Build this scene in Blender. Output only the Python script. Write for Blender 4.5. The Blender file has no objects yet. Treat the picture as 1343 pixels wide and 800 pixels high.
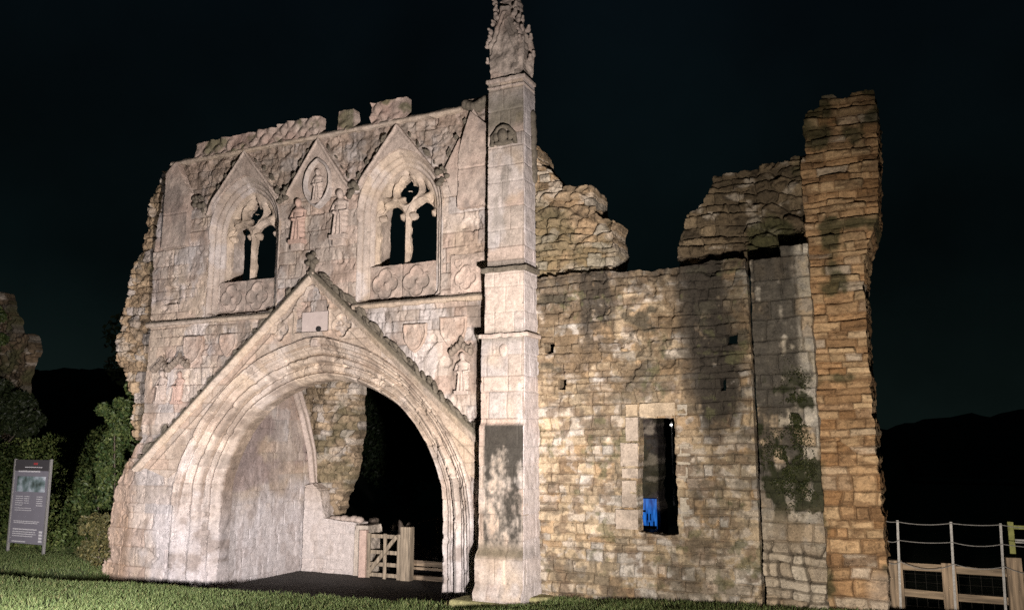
import bpy, bmesh, math, random
import numpy as np
from mathutils import Vector, Matrix
random.seed(7)
SC = bpy.context.scene
COL = SC.collection

# ------------------------------------------------------------------ camera
F, CX, CY = 1100.0, 671.5, 400.0
YAW, PIT = math.radians(25.4), math.atan(180/1100.0)
EYE = (0.0, -14.3, 3.0)
cam = bpy.data.objects.new('camera', bpy.data.cameras.new('camera'))
COL.objects.link(cam)
cam.location = EYE
cam.rotation_euler = (math.pi/2+PIT, 0, YAW)
cam.data.lens = F/1343*36
cam.data.sensor_width = 36
cam.data.clip_end = 2000
SC.camera = cam

def P(px, py, Y=0.0):
    """metres (X, Z) on the upright plane at depth Y of a point measured in the photograph"""
    a = (px-CX)/F; b = -(py-CY)/F
    d = (-math.sin(YAW)*math.cos(PIT)+a*math.cos(YAW)+b*math.sin(YAW)*math.sin(PIT),
         math.cos(YAW)*math.cos(PIT)+a*math.sin(YAW)-b*math.cos(YAW)*math.sin(PIT),
         math.sin(PIT)+b*math.cos(PIT))
    t = (Y-EYE[1])/d[1]
    return (t*d[0], EYE[2]+t*d[2])
def PL(pts, Y=0.0): return [P(x, y, Y) for x, y in pts]

# ------------------------------------------------------------------ numpy noise and shapes
def _h(ix, iy, s):
    h = (ix.astype(np.int64)*374761393 + iy.astype(np.int64)*668265263 + s*974634777) & 0xffffffff
    h = ((h ^ (h >> 13))*1274126177) & 0xffffffff
    h = ((h ^ (h >> 16))*2246822519) & 0xffffffff
    return ((h ^ (h >> 15)) & 0xffffff)/float(0xffffff)
def vn(x, y, s=0):
    x = np.asarray(x, float); y = np.asarray(y, float)
    ix = np.floor(x); iy = np.floor(y); fx = x-ix; fy = y-iy
    fx = fx*fx*(3-2*fx); fy = fy*fy*(3-2*fy)
    a = _h(ix, iy, s); b = _h(ix+1, iy, s); c = _h(ix, iy+1, s); d = _h(ix+1, iy+1, s)
    return (a*(1-fx)+b*fx)*(1-fy)+(c*(1-fx)+d*fx)*fy
def fbm(x, y, s=0, o=4):
    r = 0; a = .5; t = 0
    for k in range(o):
        r = r+a*vn(x*2**k+k*17.3, y*2**k-k*9.1, s+k*31); t += a; a *= .5
    return r/t
def ss(a, b, x):
    t = np.clip((x-a)/(b-a), 0, 1); return t*t*(3-2*t)
def sd_poly(u, v, pts):
    pts = np.array(pts, float); n = len(pts)
    d = np.full(u.shape, 1e9); s = np.ones(u.shape)
    for i in range(n):
        a = pts[i]; b = pts[i-1]
        e = b-a; wx = u-a[0]; wy = v-a[1]
        t = np.clip((wx*e[0]+wy*e[1])/max(e@e, 1e-12), 0, 1)
        d = np.minimum(d, (wx-e[0]*t)**2+(wy-e[1]*t)**2)
        c1 = v >= a[1]; c2 = v < b[1]; c3 = e[0]*wy > e[1]*wx
        s = np.where((c1 & c2 & c3) | (~c1 & ~c2 & ~c3), -s, s)
    return s*np.sqrt(d)
def sd_box(u, v, x0, x1, z0, z1):
    a = np.abs(u-(x0+x1)/2)-(x1-x0)/2; b = np.abs(v-(z0+z1)/2)-(z1-z0)/2
    return np.hypot(np.maximum(a, 0), np.maximum(b, 0))+np.minimum(np.maximum(a, b), 0)
def sd_seg(u, v, a, b):
    ex, ey = b[0]-a[0], b[1]-a[1]
    t = np.clip(((u-a[0])*ex+(v-a[1])*ey)/(ex*ex+ey*ey), 0, 1)
    return np.hypot(u-a[0]-ex*t, v-a[1]-ey*t)
def sd_quat(u, v, cx, cz, s, r):
    d = np.full(u.shape, 9.)
    for ax, az in ((s, 0), (-s, 0), (0, s), (0, -s)):
        d = np.minimum(d, np.hypot(u-cx-ax, v-cz-az)-r)
    return d
def sd_pointed(u, v, w, zs, rise, zb):
    R = (w*w+rise*rise)/(2*w); x = np.abs(u)
    d = np.where(v > zs, np.hypot(x+R-w, v-zs)-R, x-w)
    return np.maximum(d, zb-v)

def masonry(u, v, mh, mw, seed, warp=.05, jw=.012, rc=.03, span=(-30, 10, -2, 14)):
    """coursed stonework: distance to the nearest joint and three random numbers for each stone"""
    rs = np.random.RandomState(seed)
    v2 = v+(fbm(u*.45, v*.9, seed+1, 3)-.5)*2*warp+(fbm(u*3, v*3, seed+2, 2)-.5)*warp*.5
    u2 = u+(fbm(u*1.5, v*2.5, seed+3, 3)-.5)*2*warp
    e = [span[2]]
    while e[-1] < span[3]: e.append(e[-1]+mh*rs.uniform(.62, 1.4))
    e = np.array(e)
    ci = np.clip(np.searchsorted(e, v2)-1, 0, len(e)-2)
    L = np.zeros(u.shape); R = np.zeros(u.shape); K = np.zeros(u.shape)
    for c in np.unique(ci):
        m = ci == c
        g = [span[0]-rs.uniform(0, mw)]
        while g[-1] < span[1]: g.append(g[-1]+mw*rs.uniform(.45, 1.65))
        g = np.array(g); k = np.clip(np.searchsorted(g, u2[m])-1, 0, len(g)-2)
        L[m] = g[k]; R[m] = g[k+1]; K[m] = k
    B = e[ci]; T = e[ci+1]
    r1 = _h(K, ci, seed+5); r2 = _h(K, ci, seed+6); r3 = _h(K, ci, seed+7)
    a = np.abs(u2-(L+R)/2)-(R-L)/2+jw/2+rc; b = np.abs(v2-(B+T)/2)-(T-B)/2+jw/2+rc
    d = np.hypot(np.maximum(a, 0), np.maximum(b, 0))+np.minimum(np.maximum(a, b), 0)-rc
    return -d, r1, r2, r3
def rubble(u, v, sx, sz, seed):
    """random rubble: cellular stones"""
    x = u/sx+(fbm(u*2, v*2, seed, 3)-.5)*.9; y = v/sz+(fbm(u*2, v*2, seed+9, 3)-.5)*.9
    ix = np.floor(x); iy = np.floor(y)
    f1 = np.full(u.shape, 9.); f2 = np.full(u.shape, 9.); kx = np.zeros(u.shape); ky = np.zeros(u.shape)
    for dx in (-1, 0, 1):
        for dy in (-1, 0, 1):
            cx = ix+dx; cy = iy+dy
            qx = cx+.12+.76*_h(cx, cy, seed+1)+.5*(cy % 2); qy = cy+.15+.7*_h(cx, cy, seed+2)
            d = np.maximum(np.abs(x-qx)*.8, np.abs(y-qy))*.55+np.hypot(x-qx, y-qy)*.45
            n = d < f1
            f2 = np.where(n, f1, np.minimum(f2, d)); kx = np.where(n, cx, kx); ky = np.where(n, cy, ky); f1 = np.where(n, d, f1)
    return (f2-f1)*sz*.6-.008, _h(kx, ky, seed+5), _h(kx, ky, seed+6), _h(kx, ky, seed+7)

def mixc(a, b, t):
    a = np.asarray(a, float); b = np.asarray(b, float); t = np.asarray(t)[..., None]
    return a*(1-t)+b*t

# ------------------------------------------------------------------ objects
def tag(o, label=None, cat=None, group=None, kind=None):
    if label: o['label'] = label
    if cat: o['category'] = cat
    if group: o['group'] = group
    if kind: o['kind'] = kind
    return o
def thing(name, loc, label, cat, group=None):
    o = bpy.data.objects.new(name, None); COL.objects.link(o); o.location = loc
    o.empty_display_size = .2
    return tag(o, label, cat, group)
def link(name, me, mat, parent=None):
    o = bpy.data.objects.new(name, me); COL.objects.link(o)
    if mat is not None: me.materials.append(mat)
    if parent is not None:
        o.parent = parent
        off = Vector((0, 0, 0)); q = parent
        while q is not None:
            if q.type == 'EMPTY': off += q.location
            q = q.parent
        pp = parent
        # every mesh holds world coordinates: cancel the offset of the Empty at the thing's base
        o.matrix_parent_inverse = Matrix.Translation(-off) if parent.type == 'EMPTY' else Matrix.Identity(4)
    return o
def dup(o, delta, parent=None, label=None):
    c = o.copy(); COL.objects.link(c)
    if parent is not None: c.parent = parent; 
    else: c.location = Vector(o.location)+Vector(delta)
    if label: c['label'] = label
    for ch in list(o.children): dup(ch, (0, 0, 0), c)
    return c
def np_mesh(name, co, quads=None, tris=None, col=None, smooth=None):
    me = bpy.data.meshes.new(name)
    nq = 0 if quads is None else len(quads); nt = 0 if tris is None else len(tris)
    me.vertices.add(len(co)); me.vertices.foreach_set('co', np.ascontiguousarray(co, np.float32).ravel())
    li = []
    if nq: li.append(np.asarray(quads, np.int32).ravel())
    if nt: li.append(np.asarray(tris, np.int32).ravel())
    li = np.concatenate(li)
    me.loops.add(len(li)); me.loops.foreach_set('vertex_index', li)
    st = np.concatenate([np.arange(nq)*4, nq*4+np.arange(nt)*3]).astype(np.int32)
    me.polygons.add(nq+nt); me.polygons.foreach_set('loop_start', st)
    if smooth is None: smooth = np.zeros(nq+nt, bool)
    me.polygons.foreach_set('use_smooth', np.asarray(smooth, bool))
    if col is not None:
        a = me.attributes.new('Col', 'FLOAT_COLOR', 'POINT')
        c = np.ones((len(co), 4), np.float32); c[:, :3] = col
        a.data.foreach_set('color', c.ravel())
    me.update(calc_edges=True); me.validate()
    return me

def hf(name, parent, mat, box, res, sdf, height, color, back, O=(0, 0, 0), U=(1, 0, 0), V=(0, 0, 1), N=(0, -1, 0), smooth=True, edge=1.0):
    """carved stone slab: a fine relief over the region sdf < 0, with solid edges going back to depth `back`"""
    u0, u1, v0, v1 = box
    nu = int(math.ceil((u1-u0)/res))+1; nv = int(math.ceil((v1-v0)/res))+1
    uu, vv = np.meshgrid(u0+np.arange(nu)*res, v0+np.arange(nv)*res)
    S = sdf(uu, vv)
    gv, gu = np.gradient(S, res)
    g2 = np.maximum(gu*gu+gv*gv, .2)
    near = np.abs(S) < res*.62
    su = np.where(near, -S*gu/g2, 0); sv = np.where(near, -S*gv/g2, 0)
    su = np.clip(su, -.7*res, .7*res); sv = np.clip(sv, -.7*res, .7*res)
    uu = uu+su; vv = vv+sv
    ok = S < res*.62
    cell = ok[:-1, :-1] & ok[1:, :-1] & ok[:-1, 1:] & ok[1:, 1:]
    H = height(uu, vv); C = color(uu, vv)
    H = np.broadcast_to(H, uu.shape)
    C = np.broadcast_to(C, uu.shape+(3,))
    idx = np.arange(nu*nv).reshape(nv, nu)
    q = np.stack([idx[:-1, :-1], idx[:-1, 1:], idx[1:, 1:], idx[1:, :-1]], -1)[cell]
    cp = np.pad(cell, 1)
    E = []
    cc = cp[1:-1, 1:-1]
    for m, a, b in ((cc & ~cp[:-2, 1:-1], idx[:-1, :-1], idx[:-1, 1:]), (cc & ~cp[2:, 1:-1], idx[1:, 1:], idx[1:, :-1]),
                    (cc & ~cp[1:-1, :-2], idx[1:, :-1], idx[:-1, :-1]), (cc & ~cp[1:-1, 2:], idx[:-1, 1:], idx[1:, 1:])):
        E.append(np.stack([a[m], b[m]], -1))
    E = np.concatenate(E)
    used = np.unique(q); mp = np.full(nu*nv, -1); mp[used] = np.arange(len(used))
    O, U, V, N = (np.array(t, float) for t in (O, U, V, N))
    uf, vf, hfl = uu.ravel(), vv.ravel(), H.ravel()
    pos = O+uf[:, None]*U+vf[:, None]*V+hfl[:, None]*N
    cf = C.reshape(-1, 3)
    be = np.unique(E); bm_ = np.full(nu*nv, -1); bm_[be] = np.arange(len(be))
    front = pos[used]
    k = max(2, min(14, int(abs(back)/.06)+1))                         # rows down the edge so that it is rough too
    layers = []; cl = []
    for i in range(k+1):
        f = i/k
        hh = hfl[be]*(1-f)+back*f
        p = O+uf[be][:, None]*U+vf[be][:, None]*V+hh[:, None]*N
        if 0 < i:
            nz = (fbm(uf[be]*4+hh*5, vf[be]*4+hh*3, 77, 3)-.5)*.05
            p = p+(nz[:, None]*(U+V))*(0 if abs(back) < .2 else edge)
        if i: p = p+((fbm((uf[be]+vf[be])*3.5+hh*2, hh*7+vf[be]*4, 78, 3)-.5)*.09*edge*(abs(back) > .3))[:, None]*(U*np.sign(.5-_h(np.zeros(1), np.zeros(1), 3)))
        layers.append(p); cl.append(cf[be]*(.55+.9*fbm((uf[be]+vf[be])*5, hh*9, 79, 4))[:, None])
    base = len(used); nb = len(be)
    sq = []
    ea, eb = bm_[E[:, 0]], bm_[E[:, 1]]
    for i in range(k):
        a0 = base+i*nb+ea; b0 = base+i*nb+eb
        sq.append(np.stack([b0, a0, a0+nb, b0+nb], -1))
    sq = np.concatenate(sq)
    co = np.concatenate([front]+layers); col = np.concatenate([cf[used]]+cl)
    quads = np.concatenate([mp[q], sq])
    sm = np.zeros(len(quads), bool); sm[:len(q)] = smooth
    me = np_mesh(name, co, quads, None, np.clip(col, .004, .9), sm)
    return link(name, me, mat, parent)

def bmo(name, bm, mat, parent=None, smooth=False):
    me = bpy.data.meshes.new(name)
    bmesh.ops.recalc_face_normals(bm, faces=bm.faces)
    bm.to_mesh(me); bm.free()
    for p in me.polygons: p.use_smooth = smooth
    return link(name, me, mat, parent)
def add_box(bm, x0, x1, y0, y1, z0, z1, bev=0, rot=None, jit=0):
    r = bmesh.ops.create_cube(bm, size=1)
    c = Vector(((x0+x1)/2, (y0+y1)/2, (z0+z1)/2))
    for v in r['verts']:
        v.co = Vector((v.co.x*(x1-x0), v.co.y*(y1-y0), v.co.z*(z1-z0)))
        if jit: v.co += Vector([random.uniform(-jit, jit) for _ in range(3)])
        if rot is not None: v.co = rot @ v.co
        v.co += c
    if bev:
        es = set()
        for v in r['verts']: es.update(v.link_edges)
        bmesh.ops.bevel(bm, geom=list(es), offset=bev, segments=2, affect='EDGES', profile=.6)
def add_bar(bm, a, b, w, d, up=(0, 0, 1), bev=0):
    """square bar from a to b: w across, d along the up direction"""
    a = Vector(a); b = Vector(b); z = (b-a).normalized(); x = z.cross(Vector(up))
    if x.length < 1e-3: x = z.cross(Vector((0, 1, 0)))
    x.normalize(); y = x.cross(z)
    r = bmesh.ops.create_cube(bm, size=1); L = (b-a).length
    for v in r['verts']: v.co = (a+b)/2+x*(v.co.x*w)+y*(v.co.y*d)+z*(v.co.z*L)
    if bev:
        es = set()
        for v in r['verts']: es.update(v.link_edges)
        bmesh.ops.bevel(bm, geom=list(es), offset=bev, segments=1, affect='EDGES')
def add_tube(bm, pts, r, n=6, r1=None):
    pts = [Vector(p) for p in pts]; rings = []
    for i, p in enumerate(pts):
        t = (pts[min(i+1, len(pts)-1)]-pts[max(i-1, 0)]).normalized()
        x = t.cross(Vector((.13, .2, 1))); 
        if x.length < .1: x = t.cross(Vector((1, 0, 0)))
        x.normalize(); y = t.cross(x)
        rr = r if r1 is None else r+(r1-r)*i/(len(pts)-1)
        rings.append([bm.verts.new(p+x*(rr*math.cos(k*2*math.pi/n))+y*(rr*math.sin(k*2*math.pi/n))) for k in range(n)])
    for i in range(len(rings)-1):
        for k in range(n): bm.faces.new((rings[i][k], rings[i][(k+1) % n], rings[i+1][(k+1) % n], rings[i+1][k]))
    bm.faces.new(rings[0]); bm.faces.new(rings[-1])
def add_ell(bm, c, r, rot=None, seg=14):
    m = Matrix.Translation(Vector(c))
    if rot: m = m @ Matrix.Rotation(rot[0], 4, rot[1])
    m = m @ Matrix.Diagonal((*r, 1))
    bmesh.ops.create_uvsphere(bm, u_segments=seg, v_segments=seg-4, radius=1, matrix=m)
def carved(name, bm, mat, parent, voxel=.02):
    """worn carving: the pieces melted into one skin"""
    o = bmo(name, bm, mat, parent, True)
    m = o.modifiers.new('worn', 'REMESH'); m.mode = 'VOXEL'; m.voxel_size = voxel*.75; m.use_smooth_shade = True
    s = o.modifiers.new('soft', 'SMOOTH'); s.iterations = 1; s.factor = .4
    return o

# ------------------------------------------------------------------ materials
def new_mat(name):
    m = bpy.data.materials.new(name); m.use_nodes = True
    nt = m.node_tree; b = nt.nodes['Principled BSDF']
    return m, nt, b
def stone_mat(name, attr=True, base=(.4, .35, .3), rough=.92, bump=.5, contrast=.35, scale=1.0, spec=.45):
    m, nt, b = new_mat(name)
    N = nt.nodes.new; L = nt.links.new
    tc = N('ShaderNodeTexCoord')
    n1 = N('ShaderNodeTexNoise'); n1.inputs['Scale'].default_value = 7*scale; n1.inputs['Detail'].default_value = 8; n1.inputs['Roughness'].default_value = .68
    n2 = N('ShaderNodeTexNoise'); n2.inputs['Scale'].default_value = 38*scale; n2.inputs['Detail'].default_value = 6; n2.inputs['Roughness'].default_value = .7
    vo = N('ShaderNodeTexVoronoi'); vo.inputs['Scale'].default_value = 60*scale
    for n in (n1, n2, vo): L(tc.outputs['Object'], n.inputs['Vector'])
    if attr:
        at = N('ShaderNodeAttribute'); at.attribute_name = 'Col'; src = at.outputs['Color']
    else:
        rgb = N('ShaderNodeRGB'); rgb.outputs[0].default_value = (*base, 1); src = rgb.outputs[0]
    ad = N('ShaderNodeMath'); ad.operation = 'ADD'; L(n1.outputs['Fac'], ad.inputs[0]); L(n2.outputs['Fac'], ad.inputs[1])
    mr = N('ShaderNodeMapRange'); mr.inputs['From Min'].default_value = .7; mr.inputs['From Max'].default_value = 1.3
    mr.inputs['To Min'].default_value = 1-contrast; mr.inputs['To Max'].default_value = 1+contrast
    L(ad.outputs[0], mr.inputs['Value'])
    mx = N('ShaderNodeVectorMath'); mx.operation = 'SCALE'; L(src, mx.inputs[0]); L(mr.outputs[0], mx.inputs['Scale'])
    cur = mx.outputs[0]
    for sc_, lo, hi, colr, amt in ((16*scale, .55, .66, 1.45, spec), (11*scale, .54, .66, .38, spec*1.2), (27*scale, .56, .66, .35, spec*1.2)):
        n3 = N('ShaderNodeTexNoise'); n3.inputs['Scale'].default_value = sc_; n3.inputs['Detail'].default_value = 9; n3.inputs['Roughness'].default_value = .75; n3.inputs['Distortion'].default_value = .6
        L(tc.outputs['Object'], n3.inputs['Vector'])
        m3 = N('ShaderNodeMapRange'); m3.interpolation_type = 'SMOOTHSTEP'; m3.inputs['From Min'].default_value = lo; m3.inputs['From Max'].default_value = hi; m3.inputs['To Max'].default_value = amt
        L(n3.outputs['Fac'], m3.inputs['Value'])
        mm = N('ShaderNodeMix'); mm.data_type = 'RGBA'; L(m3.outputs[0], mm.inputs['Factor']); L(cur, mm.inputs[6]); vs = N('ShaderNodeVectorMath'); vs.operation = 'SCALE'; L(cur, vs.inputs[0]); vs.inputs['Scale'].default_value = colr; L(vs.outputs[0], mm.inputs[7]); cur = mm.outputs[2]
    L(cur, b.inputs['Base Color'])
    b.inputs['Roughness'].default_value = rough; b.inputs['Specular IOR Level'].default_value = .25
    bp = N('ShaderNodeBump'); bp.inputs['Strength'].default_value = bump; bp.inputs['Distance'].default_value = .03
    a2 = N('ShaderNodeMath'); a2.operation = 'MULTIPLY_ADD'; a2.inputs[1].default_value = .6
    L(n2.outputs['Fac'], a2.inputs[0]); L(n1.outputs['Fac'], a2.inputs[2])
    L(a2.outputs[0], bp.inputs['Height']); L(bp.outputs[0], b.inputs['Normal'])
    return m
def plain(name, col, rough=.7, metal=0, var=.3, scale=12, stretch=None, bump=.15):
    m, nt, b = new_mat(name); N = nt.nodes.new; L = nt.links.new
    tc = N('ShaderNodeTexCoord'); mp = N('ShaderNodeMapping'); L(tc.outputs['Object'], mp.inputs['Vector'])
    if stretch: mp.inputs['Scale'].default_value = stretch
    n = N('ShaderNodeTexNoise'); n.inputs['Scale'].default_value = scale; n.inputs['Detail'].default_value = 7; L(mp.outputs[0], n.inputs['Vector'])
    mr = N('ShaderNodeMapRange'); mr.inputs['From Min'].default_value = .3; mr.inputs['From Max'].default_value = .7
    mr.inputs['To Min'].default_value = 1-var; mr.inputs['To Max'].default_value = 1+var
    L(n.outputs['Fac'], mr.inputs['Value'])
    rgb = N('ShaderNodeRGB'); rgb.outputs[0].default_value = (*col, 1)
    mx = N('ShaderNodeVectorMath'); mx.operation = 'SCALE'; L(rgb.outputs[0], mx.inputs[0]); L(mr.outputs[0], mx.inputs['Scale'])
    L(mx.outputs[0], b.inputs['Base Color']); b.inputs['Roughness'].default_value = rough; b.inputs['Metallic'].default_value = metal
    bp = N('ShaderNodeBump'); bp.inputs['Strength'].default_value = bump; bp.inputs['Distance'].default_value = .02
    L(n.outputs['Fac'], bp.inputs['Height']); L(bp.outputs[0], b.inputs['Normal'])
    return m
def attr_mat(name, rough=.6, trans=0):
    m, nt, b = new_mat(name); at = nt.nodes.new('ShaderNodeAttribute'); at.attribute_name = 'Col'
    nt.links.new(at.outputs['Color'], b.inputs['Base Color']); b.inputs['Roughness'].default_value = rough
    b.inputs['Specular IOR Level'].default_value = .3
    return m
def glow(name, col, s):
    m, nt, b = new_mat(name); b.inputs['Base Color'].default_value = (*[c*.2 for c in col], 1)
    b.inputs['Emission Color'].default_value = (*col, 1); b.inputs['Emission Strength'].default_value = s
    return m
M_ash = stone_mat('weathered_ashlar')
M_rub = stone_mat('rubble_stone', contrast=.42, bump=.75, spec=.7)
M_carv = stone_mat('carved_limestone', False, (.40, .335, .285), bump=.4, contrast=.4, scale=1.4)
M_dark = stone_mat('mossy_limestone', False, (.12, .105, .08), bump=.5, contrast=.5, scale=1.4)
M_mid = stone_mat('sooty_limestone', False, (.2, .165, .13), bump=.5, contrast=.5, scale=1.4)
M_wood = plain('weathered_timber', (.24, .18, .12), .85, 0, .6, 24, (1, 1, .08), .6)
M_woodh = plain('weathered_rail', (.25, .19, .125), .85, 0, .6, 24, (.08, 1, 1), .6)
M_pale = plain('bleached_timber', (.23, .19, .135), .85, 0, .55, 22, (1, 1, .1), .6)
M_alg = plain('algae_timber', (.22, .23, .07), .8, 0, .35, 14)
M_steel = plain('galvanised_steel', (.26, .255, .24), .6, .3, .25, 30)
M_leaf = attr_mat('foliage', .55)
M_grass = attr_mat('grass', .6)
M_bark = plain('bark', (.07, .055, .04), .9, 0, .4, 10, (1, 1, .3), .6)

# ------------------------------------------------------------------ palettes
LIME = np.array((.42, .36, .305)); PINK = np.array((.41, .31, .25)); GREY = np.array((.32, .305, .295)); BUFF = np.array((.44, .35, .25))
def lime_col(u, v, r1, r2, d, seed=0, grime=.5):
    c = mixc(LIME*.80, LIME*1.12, r1)
    c = mixc(c, PINK, ss(.62, .85, r2)*.7); c = mixc(c, GREY, ss(.3, .12, r2)*.6)
    f = fbm(u*.9, v*.9, seed+3, 5)
    c = mixc(c, BUFF, ss(.52, .7, f)*.5)
    g = fbm(u*1.7, v*.8, seed+8, 5)
    c = mixc(c, (.16, .145, .13), ss(.56, .74, g)*grime)
    j = ss(.012, -.004, d)*(.2+.8*ss(.40, .58, fbm(u*1.2, v*1.2, 12, 3)))
    c = mixc(c, (.13, .10, .08), j*.8)
    c = mixc(c, (.46, .43, .41), ss(.57, .70, fbm(u*1.6+9, v*1.1, seed+40, 5))*.6)
    c = mixc(c, (.20, .15, .115), ss(.56, .68, fbm(u*3.1, v*1.7+5, seed+44, 5))*grime)
    return c

# ================================================================== RUINED GATEHOUSE
GH = thing('ruined_gatehouse', (-11.5, .2, 0), 'floodlit carved pale stone gatehouse front with a great open arch and two traceried windows', 'gatehouse')
XC = -11.45
def curve(pts):
    pts = np.array(pts); n = 60
    t = np.concatenate([[0], np.cumsum(np.hypot(*np.diff(pts, axis=0).T))])
    # smooth sampling by Catmull-Rom
    out = []
    for i in range(len(pts)-1):
        p0 = pts[max(i-1, 0)] if i else np.array((-pts[1][0], pts[1][1])); p1 = pts[i]; p2 = pts[i+1]; p3 = pts[min(i+2, len(pts)-1)]
        for s in np.linspace(0, 1, 5)[:-1]:
            out.append(.5*((2*p1)+(-p0+p2)*s+(2*p0-5*p1+4*p2-p3)*s*s+(-p0+3*p1-3*p2+p3)*s**3))
    out.append(pts[-1]); out = np.array(out)
    L = out[::-1].copy(); L[:, 0] *= -1
    a = np.concatenate([L, out[1:]]); a[:, 0] += XC
    return a
INN = curve([(0, 4.34), (.3, 4.32), (.65, 4.26), (1.17, 4.09), (1.7, 3.82), (2.0, 3.6), (2.3, 3.27), (2.52, 2.95), (2.71, 2.58), (2.83, 2.25), (2.9, 1.8), (2.9, -.6)])
OUT = curve([(0, 5.24), (.4, 5.19), (1.3, 4.92), (1.9, 4.6), (2.4, 4.24), (3.0, 3.62), (3.35, 3.15), (3.7, 2.5), (3.86, 1.8), (3.9, 1.2), (3.92, -.6)])
WINS = [-13.62, -9.4]
def sd_wo(u, v): return np.minimum(sd_pointed(u-WINS[0], v, 1.06, 7.8, 1.3, 5.87), sd_pointed(u-WINS[1], v, 1.06, 7.8, 1.3, 5.87))
wall_out = [(-17.4, -.5), (-17.5, .3), (-17.42, 1.2), (-17.3, 1.9), (-17.1, 2.4), (-16.72, 2.7), (-16.45, 3.1), (-16.42, 5.5), (-16.45, 7.6), (-16.38, 8.4), (-16.3, 9.2), (-16.12, 9.75),
            (-15.7, 9.78), (-15.2, 9.72), (-14, 9.76), (-11.4, 9.78), (-9.2, 9.8), (-8.6, 9.82), (-8.2, 9.7), (-7.9, 9.86), (-7.55, 9.95), (-7.15, 9.8), (-7.15, -.5)]
def fac_sdf(u, v):
    d = sd_poly(u, v, wall_out)+(fbm(u*3.2, v*3.2, 5, 4)-.5)*.10*ss(-15.9, -16.3, u)+(fbm(u*4, v*4, 6, 3)-.5)*.10*ss(9.3, 9.6, v)
    d = np.maximum(d, -sd_poly(u, v, OUT)); d = np.maximum(d, -sd_wo(u, v))
    return d
GAB = [(-13.65, 1.2, 9.72), (-11.53, .98, 9.68), (-9.46, 1.1, 9.66)]
def sd_gab(u, v, c, w, za): return sd_poly(u, v, [(c-w, 8.42), (c+w, 8.42), (c, za)])
def fac_m(u, v): return masonry(u, v, .31, .62, 11, .03, .011, .012)
def fac_h(u, v):
    d, r1, r2, r3 = fac_m(u, v)
    jm = ss(.40, .58, fbm(u*1.2, v*1.2, 12, 3))
    h = -.04*ss(.014, -.006, d)*(.15+.85*jm)+(r1-.5)*.02*(r3 > .4)+(fbm(u*5, v*5, 2, 6)-.5)*.036+(fbm(u*1.1, v*1.1, 4, 3)-.5)*.07
    h = h-.025*ss(.55, .7, fbm(u*9, v*6, 13, 4))
    # missing chunks
    ch = ss(.66, .74, fbm(u*2.2, v*2.2, 21, 4)); h = h-.05*ch
    # rough carved spandrels between the small gables
    sp = ss(8.45, 8.6, v)
    for c, w, za in GAB: sp = sp*ss(-.02, .05, sd_gab(u, v, c, w, za))
    h = h+sp*((fbm(u*7, v*7, 31, 3)-.5)*.14-.05)
    # shallow broken edge at the far end
    h = h-ss(-16.6, -17.2, u)*(.03+.12*fbm(u*3, v*5, 17, 4))
    # square socket under the plain end panel
    h = h-.09*ss(.02, -.01, sd_box(u, v, -15.95, -15.5, 6.25, 6.68))
    return h
def fac_c(u, v):
    d, r1, r2, r3 = fac_m(u, v)
    c = lime_col(u, v, r1, r2, d, 1, .55)
    # grime held by the carved upper part, run-off below the string course
    c = mixc(c, (.2, .17, .14), ss(8.3, 9.3, v)*.45*fbm(u*2, v*2, 61, 4)*1.5)
    c = mixc(c, (.46, .445, .45), ss(.35, .6, fbm(u*1.1, v*.5, 71, 4))*ss(3.0, 1.0, v)*.6)
    c = mixc(c, (.34, .22, .13), ss(-16.4, -16.8, u)*.6)
    rn = fbm(u*6, v*.45, 63, 6)
    c = mixc(c, (.15, .125, .10), ss(.52, .64, rn+.06*ss(4.9, 5.7, v)-.02)*ss(5.72, 5.6, v)*ss(3.4, 5.2, v)*.7)
    c = mixc(c, (.13, .11, .09), ss(.50, .62, rn)*ss(7.9, 9.5, v)*.6)
    sp = ss(8.45, 8.6, v)
    for q, w, za in GAB: sp = sp*ss(-.02, .05, sd_gab(u, v, q, w, za))
    c = mixc(c, (.20, .15, .11), sp*.55*ss(.35, .6, fbm(u*5, v*5, 33, 3)))
    return c
hf('front_wall', GH, M_ash, (-17.8, -7.1, -.5, 10.1), .0165, fac_sdf, fac_h, fac_c, -.85)

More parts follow.
